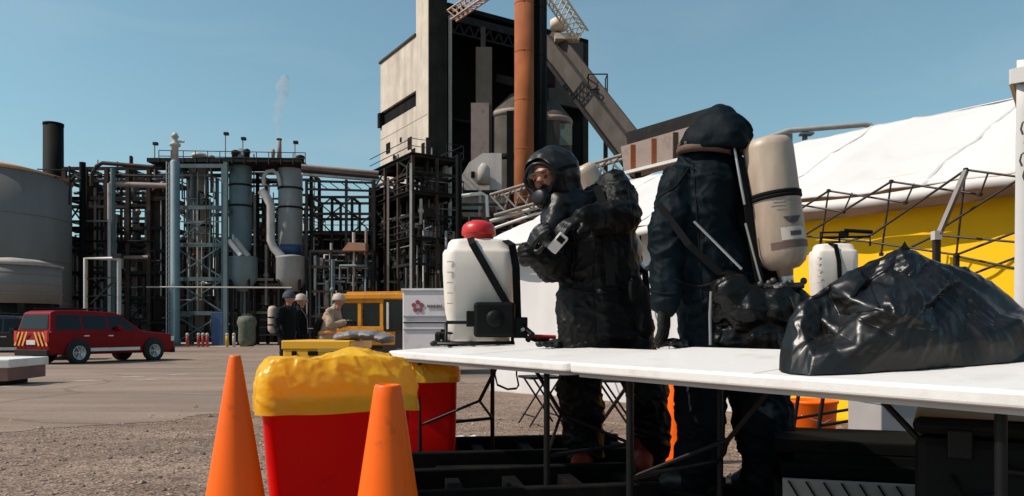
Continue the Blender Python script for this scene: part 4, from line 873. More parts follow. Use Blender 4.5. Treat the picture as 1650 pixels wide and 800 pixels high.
# pack on the back: straps, small cylinder showing past the shoulder
mb = MB(off); mb.strip([Q(962, 300, -.06), Q(972, 330, -.13), Q(980, 400, -.13), Q(985, 460, -.12)], (1, 0, 0), .045, .008); mb.build('shoulder_strap', STRAP, t)
c, cb, cM, cL = scba(t, off, Q(938, 268, .30), Q(1030, 425, .34), .074, (.3, 1, 0), CYLM)
mb = MB(off); mb.tube([Q(1012, 420, .22), Q(1040, 440, .2), Q(1045, 500, .14), Q(1030, 540, .02)], .018, 8); mb.build('air_hose', STRAP, t)
mb = MB(off); mb.capsule(Q(1030, 470, -.02), Q(1036, 530, -.02), .05, .06); mb.capsule(Q(1022, 455, -.06), Q(1022, 480, -.06), .04, .04); o = mb.build('belt_pouch', STRAP, t); fuse(o, .012, 2)
t = thing('meter', 'small pale meter held between the black gloves of the masked worker', 'instrument', Q(899, 392, -.31), (R(20), R(40), R(5)))
MB().box((0, 0, 0), (.055, .03, .105)).build('casing', mat('pale grey plastic', (.55, .5, .47), .45), t, bevel=.008); MB().box((0, -.016, .025), (.036, .006, .03)).build('display', BLACKP, t)

# ================= worker with the breathing cylinder, turned away
D2 = 3.38
def Q2(x, y, dy=0): return P(x, y, D2+dy)
base = Vector((P(1180, 500, D2).x, D2, GP)); off = base
t = thing('person', 'person in hooded navy suit seen from behind, carrying a cream breathing cylinder', 'person', base)
mb = MB(off)
mb.capsule(Q2(1150, 530, .04), Q2(1135, 420, .04), .165, .165); mb.capsule(Q2(1190, 530, .05), Q2(1155, 400, .05), .16, .16)
mb.capsule(Q2(1130, 420, .04), Q2(1140, 300, .03), .165, .15); mb.capsule(Q2(1102, 292, .05), Q2(1165, 280, .05), .105, .115); mb.capsule(Q2(1100, 284, .04), Q2(1130, 258, .04), .075, .09); mb.capsule(Q2(1172, 282, .06), Q2(1160, 256, .05), .09, .085)
mb.capsule(Q2(1145, 270, .03), Q2(1148, 240, .02), .085, .075)
limb(mb, [Q2(1094, 296, .02), Q2(1076, 395, -.05), Q2(1070, 490, -.10)], [.098, .09, .07], .07, 6, 13)
limb(mb, [Q2(1190, 295, .12), Q2(1205, 395, .14), Q2(1150, 470, .10)], [.09, .085, .065], .07, 5, 14)
limb(mb, [Q2(1135, 525, .02), Q2(1126, 660, -.02), Q2(1128, 770, .02)], [.135, .115, .10], .05, 6, 15)
limb(mb, [Q2(1212, 525, .06), Q2(1228, 660, .02), Q2(1240, 770, .06)], [.155, .14, .125], .05, 6, 16)
o = mb.build('body', SUITN, t); fuse(o, .009, 4, .030, .10)
seam(t, off, o, [Q2(1117, 262), Q2(1122, 330), Q2(1128, 420), Q2(1132, 520)]); seam(t, off, o, [Q2(1062, 318), Q2(1090, 300), Q2(1112, 268)]); seam(t, off, o, [Q2(1085, 452), Q2(1130, 462), Q2(1190, 450)], .008, 'belt'); seam(t, off, o, [Q2(1052, 470), Q2(1070, 474), Q2(1092, 472)], .006, 'cuff')
# head under the hood, face turned away and down
hM = basis((-.78, .58, -.10)); hc = Q2(1144, 228, .02)
mb = MB(off); mb.ball(hc, (.075, .095, .11), 16, hM); mb.capsule(hc-Vector((0, 0, .05)), hc-Vector((-.01, 0, .16)), .06, .065); mb.capsule(hc+hM@Vector((0, .09, 0)), hc+hM@Vector((0, .12, -.03)), .014, .02)
h = mb.build('head', SKIN, t); fuse(h, .007, 3)
vs = []; fs = []; nu, nv = 44, 26
for j in range(nv+1):
    th = R(38)+(R(180)-R(38))*j/nv
    for i in range(nu):
        a = 2*math.pi*i/nu; x, z, y = math.sin(th)*math.cos(a), math.sin(th)*math.sin(a), math.cos(th)
        k_ = 1-.30*max(0, z)**1.5; p = Vector((x*.142*k_, y*.165*k_-.02-.03*max(0, z), (z*.165 if z > 0 else z*.125)-.012)); 
        if z < -.2: p.z = max(p.z, -.062)-.02*max(0, -y); p.x *= 1.02
        wr = noise.noise(p*8+Vector((7, 1, 4)))*.024+max(0, .5-abs(noise.noise(Vector((p.x*12, p.y*9, p.z*15)))+.1)*1.7)*.024-.008; p *= 1+wr/.15
        vs.append(hc+hM@p)
for j in range(nv):
    for i in range(nu): fs.append((j*nu+i, (j+1)*nu+i, (j+1)*nu+(i+1) % nu, j*nu+(i+1) % nu))
o = MB(off).add(vs, fs, True).build('hood', SUITN, t); sdm = o.modifiers.new('thick', 'SOLIDIFY'); sdm.thickness = .008; sdm.offset = 1; ss = o.modifiers.new('sub', 'SUBSURF'); ss.levels = 1; ss.render_levels = 1
mb = MB(off)
ring = [Q2(1140, 246, .02)+Vector((.120*math.cos(a), .105*math.sin(a), -.010*math.cos(a))) for a in [k*2*math.pi/24 for k in range(25)]]
mb.tube(ring, .022, 8); mb.tube([p+Vector((0, 0, .022)) for p in ring], .018, 8); mb.build('collar', COLLAR, t)
glove(t, Q2(1070, 492, -.10), Vector((-.02, -.05, -1)), (-.6, .5, 0), off, 1, 1.08, .35)
glove(t, Q2(1150, 470, .10), Vector((-.4, .5, -.5)), (0, .2, -1), off, -1, 1.05, .5)
boot(t, off, Q2(1128, 770, .02), R(140), mat('black rubber boot', (.012, .012, .012), .5), GP); boot(t, off, Q2(1240, 770, .06), R(125), mat('black rubber boot', (.012, .012, .012), .5), GP)
c, cb, cM, cL = scba(t, off, Q2(1235, 224, -.10), Q2(1266, 446, -.12), .107, (.6, -.8, 0), CYLM)
# sun worn markings round the cylinder
ang = lambda px: math.acos(max(-1, min(1, (px-1256)/38.0)))
cu = cM.inverted()@(Vector((.25, -1, 0))); a0 = math.atan2(cu.y, cu.x)
arc_patch(off, cb, cM, .107, a0-.55, a0+.55, .15, .205).build('label', mat('grubby label', (.50, .43, .37), .6, dirt=(.3, .22, .17), dscale=30), c); arc_patch(off, cb, cM, .107, a0-.2, a0+.3, .165, .185, lift=.004).build('label_print', INK, c)
arc_patch(off, cb, cM, .107, a0-1.0, a0+1.0, .115, .145).build('lower_band', mat('brown grime', (.10, .055, .045), .6), c)
vs = [cb+cM@Vector((.1098*math.cos(a0+da), .1098*math.sin(a0+da), zz)) for da, zz in ((-.4, .25), (0, .25), (.4, .25), (.2, .225), (0, .215), (-.2, .225))]
MB(off).add(vs, [(0, 1, 2, 3, 4, 5)]).build('warning_mark', INK, c)
rng = random.Random(5); mb = MB(off)
for k in range(13): q_ = a0-.9+k*.14; s_ = arc_patch(off, cb, cM, .107, q_, q_+.09, .345-(k % 2)*.006, .362+(k % 3)*.004, 1); mb.add([v+off for v in s_.v], s_.f)
mb.build('stencil_row', mat('faded print', (.16, .14, .12), .7), c)
for zz, ext in ((.32, .7), (.305, .8), (.288, .6)): arc_patch(off, cb, cM, .107, a0-ext, a0+ext*.8, zz-.003, zz+.003, lift=.0024).build('small_print', mat('pale faded print', (.30, .26, .23), .7), c)
# harness: backplate, straps, manifold, tubes
mb = MB(off); mb.bar(Q2(1205, 262, -.02), Q2(1232, 470, -.02), .16, .03); mb.build('back_plate', STRAP, t, bevel=.01)
mb = MB(off); mb.strip([Q2(1178, 232, -.06), Q2(1192, 258, -.11), Q2(1204, 320, -.12), Q2(1212, 390, -.12), Q2(1226, 462, -.12)], (1, 0, 0), .035, .010); mb.build('shoulder_strap', STRAP, t)
mb = MB(off); mb.tube([Q2(1183, 236, -.11), Q2(1194, 300, -.14), Q2(1200, 330, -.14)], .0065, 8); mb.build('hose_fitting', SILV, t)
mb = MB(off); mb.tube([Q2(1201, 360, -.15), Q2(1214, 410, -.15), Q2(1229, 466, -.15)], .0055, 8); mb.build('pressure_tube', SILV, t)
mb = MB(off); mb.tube([Q2(1118, 357, -.17), Q2(1195, 434, -.19)], .0062, 8); mb.build('lance', SILV, t)
mb = MB(off); mb.strip([Q2(1062, 330, -.10), Q2(1110, 395, -.16), Q2(1160, 440, -.17)], (0, 0, 1), .03, .006); mb.build('chest_strap', STRAP, t)
mb = MB(off)
for k in range(11): mb.ball(Q2(1225+k*7, 458+5*math.sin(k*1.7), -.16-.02*math.cos(k)), rng.uniform(.008, .017), 8)
mb.tube([Q2(1222, 464, -.15), Q2(1295, 460, -.17)], .014, 8); mb.build('regulator', mat('dark scuffed metal', (.06, .057, .055), .5, metal=.5), t)
mb = MB(off)
for (x, y, dy, r_) in ((1175, 475, -.12, .10), (1205, 500, -.12, .12), (1245, 500, -.12, .125), (1275, 495, -.10, .09), (1160, 500, -.10, .07), (1230, 545, -.1, .13), (1265, 540, -.08, .11), (1180, 545, -.08, .1), (1165, 462, -.11, .045)): mb.ball(Q2(x, y, dy), r_, 14)
o = mb.build('pack_cover', mat('crinkled black plastic', (.003, .003, .003), .36, bump=.5, bscale=14, spec=.25), t); fuse(o, .009, 3, .024, .07)
mb = MB(off); mb.tube([Q2(1146, 470, -.16), Q2(1144, 510, -.16), Q2(1145, 556, -.15)], .007, 8); mb.build('drip_hose', mat('grey hose', (.18, .17, .17), .5), t)

# ================= three responders behind
TURN = mat('tan turnout cloth', (.36, .25, .17), .8, var=.2, scale=6, dirt=(.16, .10, .07), dscale=5); DKCL = mat('dark work cloth', (.005, .006, .0075), .85, spec=.15); PALE = mat('pale helmet', (.40, .31, .24), .6, var=.2); NAVY = mat('navy hood cloth', (.02, .035, .055), .8)
def figure(label, px, d, heading, m, headm, lean=0.0, arms='down', h=1.78):
    b = gbase(px, d); t = thing('person', label, 'person', b, (0, 0, heading)); k = h/1.78; L = lambda x, y, z: Vector((x+lean*max(0, z-.9), y, z))*k
    mb = MB(); mb.capsule(L(0, 0, .95), L(0, 0, 1.18), .165, .16); mb.capsule(L(0, 0, 1.18), L(0, 0, 1.36), .17, .16); mb.capsule(L(0, -.16, 1.42), L(0, .16, 1.42), .075, .075); mb.capsule(L(0, 0, 1.42), L(.01, 0, 1.55), .065, .06)
    for s in (-1, 1):
        limb(mb, [L(0, s*.09, .92), L(.03, s*.11, .5), L(-.02, s*.12, .1)], [.105, .08, .065], .05, 4, 40+s); mb.capsule(L(-.03, s*.12, .06), L(.14, s*.13, .05), .05, .045)
        if arms == 'down': limb(mb, [L(0, s*.2, 1.42), L(-.03, s*.27, 1.12), L(.08, s*.26, .9)], [.07, .06, .05], .06, 4, 50+s)
        elif arms == 'out': limb(mb, [L(0, s*.2, 1.42), L(.12, s*.26, 1.16), L(.36, s*.16, 1.22)], [.085, .075, .055], .06, 4, 60+s)
    o = mb.build('body', m, t); fuse(o, .016, 4, .02, .09)
    c = L(.05, 0, 1.65); mb = MB(); mb.ball(c, (.098, .078, .115), 14); mb.capsule(c+Vector((.09, 0, 0)), c+Vector((.115, 0, -.025)), .013, .018); mb.capsule(c-Vector((0, 0, .05)), c-Vector((.03, 0, .15)), .055, .06); hd = mb.build('head', SKIN, t); fuse(hd, .009, 2)
    for s in (-1, 1): MB().ball(c+Vector((.088, s*.032, .015)), .013, 8).build('eye', mat('eye dark', (.03, .02, .018), .2), hd)
    mb = MB(); mb.lathe(c+Vector((-.012, 0, .02)), [(.135, -.02), (.13, .0), (.118, .05), (.085, .098), (.04, .12), (.005, .125)], 18, None, 1.0, .85); mb.build('helmet', headm, t)
    for s in (-1, 1):
        wv = L(.08, s*.26, .9) if arms == 'down' else L(.36, s*.16, 1.22); glove(t, wv, (.3, 0, -1) if arms == 'down' else (1, -s*.3, -.1), (0, -s, .1), (0, 0, 0), s, 1.0, .5)
    return t, L
t, L = figure('person in dark gear with a pale banded air cylinder worn on the back', 462, 14.0, R(-20), DKCL, NAVY, .02)
mb = MB(); mb.lathe(L(-.22, -.13, .98), [(.04, 0), (.085, .05), (.09, .1), (.09, .44), (.07, .5), (.02, .52)], 18); c = mb.build('air_cylinder', PALE, t)
for z in (.16, .3): MB().lathe(L(-.22, -.13, .98+z), [(.091, -.015), (.096, -.01), (.096, .01), (.091, .015)], 18).build('band', STRAP, c)
MB().strip([L(-.05, -.2, 1.5), L(-.16, -.1, 1.3), L(-.17, 0, 1.0)], (0, 1, 0), .05, .01).build('shoulder_strap', STRAP, t)
t, L = figure('person in black jacket and pale helmet, facing the tan clad firefighter', 482, 14.6, R(10), DKCL, PALE, .0, 'down', 1.76)
MB().strip([L(.06, -.14, 1.48), L(.165, -.1, 1.3), L(.175, -.06, 1.0)], (0, 1, 0), .035, .008).build('reflective_stripe', PALE, t)
t, L = figure('firefighter in tan turnout coat leaning forward with arms held out', 524, 14.2, R(-8), TURN, PALE, .32, 'out', 1.74)
MB().lathe(L(.0, 0, 1.02), [(.185, -.03), (.19, 0), (.185, .03)], 20).build('reflective_stripe', AMBER, t)
MB().bar(L(-.2, -.15, .95), L(-.16, -.12, 1.3), .14, .1).build('back_pouch', DKCL, t, bevel=.02)
# ------------------------------------------------------------------ white tent with its yellow side wall
TENTW = mat('white tent fabric', (.60, .57, .56), .75, spec=.2, var=.03, bump=.35, bscale=3, scale=1.5)
TENTY = mat('yellow tent wall', (.90, .50, .006), .7, spec=.2, var=.05, bump=.4, bscale=2.5, scale=1.2)
TUBEB = mat('dark bronze frame tube', (.022, .014, .012), .45, metal=.2)
T0 = Vector((5.03, 5.45, 0)); TU = Vector((-.614, .789, 0)); TV = Vector((.789, .614, 0)); TL = 8.75
def TP(u, v, z): p = T0+TU*u+TV*v; return Vector((p.x, p.y, z))
tg = lambda u, v=0: gz(TP(u, v, 0).y)
EAVE, RIDGE = 2.30, 3.48
t = thing('tent', 'long white decontamination tent with a yellow side wall, beyond the tables', 'tent', TP(TL/2, 1.5, -.1)); off = t.location
def skin(f, n, m_, name, mt, parent=None, smooth=True):
    vs = [f(i/n, j/m_) for i in range(n+1) for j in range(m_+1)]; fs = [(i*(m_+1)+j, (i+1)*(m_+1)+j, (i+1)*(m_+1)+j+1, i*(m_+1)+j+1) for i in range(n) for j in range(m_)]
    o = MB(off).add(vs, fs, smooth).build(name, mt, parent or t); sl = o.modifiers.new('thick', 'SOLIDIFY'); sl.thickness = .012; return o
def roof_pt(a, b):
    u = -.9+a*(TL+.9); bay = (u+.45)/1.75; sag = .09*math.sin(math.pi*(bay % 1))**1.0
    v = -.32+b*2.6; k = b; z = EAVE-.12+(RIDGE-EAVE+.12)*(k**.86)-sag*math.sin(math.pi*min(1, k))-.035*(1-k)*math.sin(math.pi*(bay % 1))
    z += noise.noise(Vector((u*1.3, v*2, 0)))*.045+max(0, .5-abs(noise.noise(Vector((u*2.2+v, v*1.4-u*.5, 5)))+.05)*2)*.03
    return TP(u, v, z)
skin(roof_pt, 150, 36, 'roof', TENTW)
skin(lambda a, b: TP(-.9+a*(TL+.9), 2.28+b*2.7, RIDGE-(RIDGE-EAVE)*b), 8, 4, 'roof', TENTW)
skin(lambda a, b: TP(-.9+a*(TL+.9), -.32-.012*b, EAVE-.12-.035*math.sin(math.pi*((-.9+a*(TL+.9)+.45)/1.75 % 1))-.10*b), 60, 1, 'valance', TENTW)
YS = 3.9
skin(lambda a, b: TP(-.9+a*(YS+.9), .0+.06*noise.noise(Vector((a*6, b*1.6, 1)))+.035*noise.noise(Vector((a*19+b*3, b*1.3, 7)))*(.3+b), 2.02+(-.15-2.02)*b), 110, 16, 'side_wall', TENTY)
skin(lambda a, b: TP(-.9+a*(YS+.9), .02, 2.02+(EAVE+.06-2.02)*b), 60, 2, 'upper_wall', mat('shade-tinted tent fabric', (.58, .46, .38), .7, var=.04))  # white fabric under the eave, its shade painted in as tan
skin(lambda a, b: TP(YS+a*(TL-YS), .0+.07*noise.noise(Vector((a*6, b*2.5, 4)))+.04*noise.noise(Vector((a*17, b*2, 9))), EAVE+(-.3-EAVE)*b), 50, 14, 'end_wall', TENTW)
skin(lambda a, b: TP(TL, a*4.9, -.4+(EAVE+.4+(RIDGE-EAVE)*(1-abs(a-.5)*2))*b), 10, 6, 'gable', TENTW)
for u in (YS+.2, YS+1.4, YS+2.5): MB(off).tube([TP(u, -.16, EAVE-.1), TP(u-.1, -.18, 1.2), TP(u-.5, -.3, .3)], .012, 6).build('guy_line', STRAP, t)
for u in (.0, 1.75, 3.5, 5.25, 7.0):
    MB(off).strip([roof_pt((u+.9)/(TL+.9), k/16)+Vector((0, 0, .016)) for k in range(17)], TU, .035, .006).build('seam', mat('tent seam tape', (.48, .45, .44), .8), t)
# folding lattice frame standing in front of the wall
t = thing('shelter_frame', 'dark folding scissor lattice shelter frame standing in front of the yellow wall', 'frame', TP(2, -.9, 0)); off = t.location
fv = -.55
def fp(x, y, dv=0):
    """the point of the frame's own plane that the photo shows at x, y"""
    dx, dz = (x-CX)/F, (HY-y)/F; n = TV; o_ = T0+TV*(fv+dv); dd = (o_.x*n.x+o_.y*n.y)/(dx*n.x+n.y); return Vector((dx*dd, dd, HC+dz*dd))
Ts = [(1238, 322), (1335, 308), (1436, 293), (1556, 274), (1700, 252)]; Ms = [(1268, 352), (1359, 342), (1459, 327), (1579, 314), (1722, 296)]
def rod(a, b, r=.0105, n_='scissor_bar'): MB(off).tube([a, b], r, 6).build(n_, TUBEB, t)
LOW = [(1190, 402), (1297, 379), (1406, 378), (1507, 375)]
for i in range(4):
    rod(fp(*Ts[i]), fp(*Ms[i+1])); rod(fp(*LOW[i], -.03), fp(*Ts[i+1], -.03))
    m_ = (Ms[i+1][0]+14, Ts[i+1][1]+3); rod(fp(*Ms[i+1]), fp(*m_), .0075, 'upright')
for a_, b_ in ((Ts[1], (1322, 400)), (Ts[2], (1420, 410)), (Ts[3], (1541, 411)), (Ts[4], (1690, 420))): rod(fp(*a_, .02), fp(*b_, .02), .0085, 'upright')
for a_, b_ in (((1507, 379), (1722, 398)), ((1541, 411), (1700, 350)), ((1541, 413), (1700, 446)), ((1567, 442), (1700, 391)), ((1440, 412), (1507, 380)), ((1392, 389), (1541, 411)), ((1297, 381), (1392, 389)), ((1322, 402), (1406, 378))): rod(fp(*a_), fp(*b_))
Bs = [(1541, 411), (1322, 402), (1420, 410)]; Ns = [(1541, 411)]
for q_ in Ts[1:]+Ms[1:]+Bs: MB(off).box(fp(*q_, -.02), (.034, .034, .034)).build('joint', TUBEB, t, bevel=.008)
pa = fp(*Ts[3], -.05); leg = mat('grey frame leg', (.2, .175, .165), .4, metal=.4)
MB(off).bar(fp(1556, 276, -.06), fp(1513, 378, -.42), .035).build('leg', leg, t)
pb2 = fp(1509, 380, -.42); MB(off).bar(pb2, Vector((pb2.x, pb2.y, gz(pb2.y))), .045).build('leg', TUBEB, t); MB(off).box(pb2, (.06, .06, .07)).build('joint', PALEP, t)
for i in (1, 0): p = fp(*Bs[i]); MB(off).bar(p, Vector((p.x, p.y, gz(p.y))), .035).build('leg', TUBEB, t)
p = fp(*Ts[4]); MB(off).bar(p, Vector((p.x, p.y, gz(p.y))), .035).build('leg', TUBEB, t)
# neighbouring white canopy cut by the frame's edge
CW = Vector((3.55, 5.15, 0)); t = thing('canopy', 'white pop up canopy with dark lettering at the frame edge, nearest the viewer', 'canopy', Vector((4.6, 5.6, 0))); off = t.location
a = P(1646, 170, 4.6); b2 = Vector((a.x+.9, a.y-.7, 0))
MB(off).tube([Vector((a.x+.05, a.y, -.02)), Vector((a.x+.05, a.y, 2.5))], .025, 8).build('leg', PALEP, t)
ux = Vector((.79, -.61, 0)).normalized(); uy = Vector((.61, .79, 0)).normalized(); c0 = Vector((a.x-.03, a.y, 0))
def curt(i, j): q_ = c0+ux*(i*1.4); w_ = .03*math.sin(i*19)+.02*noise.noise(Vector((i*5, j*3, 0))); q_ = q_+uy*w_; return Vector((q_.x-.03*(1-j)*(1 if i < .05 else 0), q_.y, 2.55+(-.0-2.55+.05)*(1-j)))
vs = [curt(i/24, j/8) for i in range(25) for j in range(9)]; MB(off).add(vs, [(i*9+j, i*9+j+1, (i+1)*9+j+1, (i+1)*9+j) for i in range(24) for j in range(8)], True).build('curtain', TENTW, t).modifiers.new('thick', 'SOLIDIFY').thickness = .008
z0 = HC+(530-136)*4.6/F; z1 = HC+(530-112)*4.6/F; e = P(1629, 130, 4.6)
cz = Vector((e.x, e.y, 0)); f = MB(off)
for k in range(4):
    A = [cz, cz+ux*2.2, cz+ux*2.2+uy*2.2, cz+uy*2.2][k]; B = [cz+ux*2.2, cz+ux*2.2+uy*2.2, cz+uy*2.2, cz][k]; f.bar(A+Vector((0, 0, (z0+z1)/2)), B+Vector((0, 0, (z0+z1)/2)), .02, z1-z0)
f.build('valance', TENTW, t); ap = cz+ux*1.1+uy*1.1+Vector((0, 0, z1+.8)); q4 = [cz+Vector((0, 0, z1-.01)), cz+ux*2.2+Vector((0, 0, z1-.01)), cz+ux*2.2+uy*2.2+Vector((0, 0, z1-.01)), cz+uy*2.2+Vector((0, 0, z1-.01)), ap]
MB(off).add(q4, [(0, 1, 4), (1, 2, 4), (2, 3, 4), (3, 0, 4)]).build('roof', TENTW, t).modifiers.new('thick', 'SOLIDIFY').thickness = .01
f = MB(off)
for (x, y, s_) in ((.055, 212, .05), (.065, 235, .035), (.05, 262, .05), (.06, 287, .04)):
    q_ = c0+ux*x+uy*(-.055); zz = HC+(530-y)*4.6/F; f.tube([Vector((q_.x, q_.y, zz))+ux*(s_*math.cos(k*.8))*.6+Vector((0, 0, s_*math.sin(k*.8))) for k in range(6)], .006, 5)
f.build('lettering', INK, t)

# ------------------------------------------------------------------ folding tables
TTOP = mat('white folding table plastic', (.74, .71, .69), .42, var=.03, scale=30, bump=.05, bscale=160, dirt=(.56, .51, .47), dscale=3.5, dlo=.52, dhi=.8)
LEGM = mat('black powder coated tube', (.005, .005, .0055), .5, spec=.25)
def table(label, corner, ux, L, W, ztop, tilt):
    """corner = near left corner of the top; x runs along ux, y to the far side"""
    a = math.atan2(ux[1], ux[0]); t = thing('folding_table', label, 'table', (corner[0], corner[1], ztop), (tilt, 0, a), group='white folding tables end to end')
    r = .055; pts = []
    for cx_, cy_, a0_ in ((L-r, W-r, 0), (r, W-r, 90), (r, r, 180), (L-r, r, 270)):
        for k in range(7): an = R(a0_+15*k); pts.append((cx_+r*math.cos(an), cy_+r*math.sin(an)))
    MB().prism(pts, 'z', -.042, 0).build('top', TTOP, t, bevel=.010, seg=3)
    MB().box((L/2, W/2, .0002), (.005, W-.02, .001)).build('fold_seam', mat('table rim underside', (.45, .41, .39), .6), t)
    mb = MB(); mb.prism([(L/2+(x-L/2)*.97, W/2+(y-W/2)*.94) for x, y in pts], 'z', -.058, -.041); mb.build('rim', mat('table rim underside', (.45, .41, .39), .6), t)
    M = Matrix.Translation((corner[0], corner[1], ztop))@Euler((tilt, 0, a)).to_matrix().to_4x4(); Mi = M.inverted()
    for x in (.28, L-.28):
        ends = []
        for y in (.09, W-.09):
            tp = Vector((x, y, -.06)); g = M@tp; dn = Mi@Vector((g.x, g.y, gz(g.y)+.01)); ends.append(dn); MB().tube([tp, dn], .0135, 10).build('leg', LEGM, t); MB().tube([dn-Vector((0, 0, .012)), dn+Vector((0, 0, .03))], .018, 8).build('foot', STRAP, t)
        p0 = Vector((x, .09, -.06)).lerp(ends[0], .55); p1 = Vector((x, W-.09, -.06)).lerp(ends[1], .55); MB().tube([p0, p1], .010, 8).build('crossbar', LEGM, t)
        pm = (p0+p1)/2; inn = L/2+(.15 if x > L/2 else -.15); sx_ = x+(inn-x)*.5
        mb = MB(); pj = Vector((sx_, W/2, -.30)); mb.tube([p0, pj], .008, 8); mb.tube([p1, pj], .008, 8); mb.tube([pj, Vector((inn, W/2, -.055))], .010, 8); mb.build('brace', LEGM, t)
    return t, M
UX = (.547, -.837); UXl = Vector((.547, -.837, 0)); UYl = Vector((.837, .547, 0))
A0 = (.211, 2.965)
tab1, M1 = table('nearest white folding table, carrying the black plastic bag', A0, UX, 1.83, .68, .745, R(4.6))
c2 = Vector((A0[0], A0[1], 0))-UXl*(1.83+.012)+UYl*.03
tab2, M2 = table('white folding table set end to end behind the nearer one, carrying the red capped sprayer', c2, UX, 1.83, .68, .744, R(3.0))
def on(M, px, y):
    """point of a table's top on local line y that shows at photo column px"""
    best = min(((abs(CX+F*(M@Vector((x/200, y, 0))).x/(M@Vector((x/200, y, 0))).y-px), x/200) for x in range(0, 366)), key=lambda q_: q_[0]); return M@Vector((best[1], y, 0))

# ------------------------------------------------------------------ backpack sprayers
TNK = mat('translucent white tank', (.72, .65, .585), .38, var=.04, scale=4, dirt=(.60, .52, .45), dscale=5, dlo=.5, dhi=.85, streak=True); _b = TNK.node_tree.nodes['Principled BSDF']; _b.inputs['Subsurface Weight'].default_value = .25; _b.inputs['Subsurface Radius'].default_value = (.05, .045, .04)
REDCAP = mat('red cap plastic', (.50, .015, .015), .38); BPL = mat('black moulded plastic', (.005, .005, .0055), .55, spec=.13)
def rrect(w_, d_, r, n=6):
    p = []
    for sx, sy, a0_ in ((1, 1, 0), (-1, 1, 90), (-1, -1, 180), (1, -1, 270)):
        for k in range(n+1): an = R(a0_+90*k/n); p.append((sx*(w_/2-r)+r*math.cos(an), sy*(d_/2-r)+r*math.sin(an)))
    return p
def loft_rr(secs, n=6):
    """secs: (z, width, depth, corner radius, y shift)"""
    mb = MB(); vs = []; fs = []; m_ = 4*(n+1)
    for z, w_, d_, r, ys in secs: vs += [(x, y+ys, z) for x, y in rrect(w_, d_, r, n)]
    for i in range(len(secs)-1):
        for j in range(m_): fs.append((i*m_+j, i*m_+(j+1) % m_, (i+1)*m_+(j+1) % m_, (i+1)*m_+j))
    fs.append(tuple(range(m_-1, -1, -1))); fs.append(tuple(range((len(secs)-1)*m_, len(secs)*m_))); return mb.add(vs, fs, True)
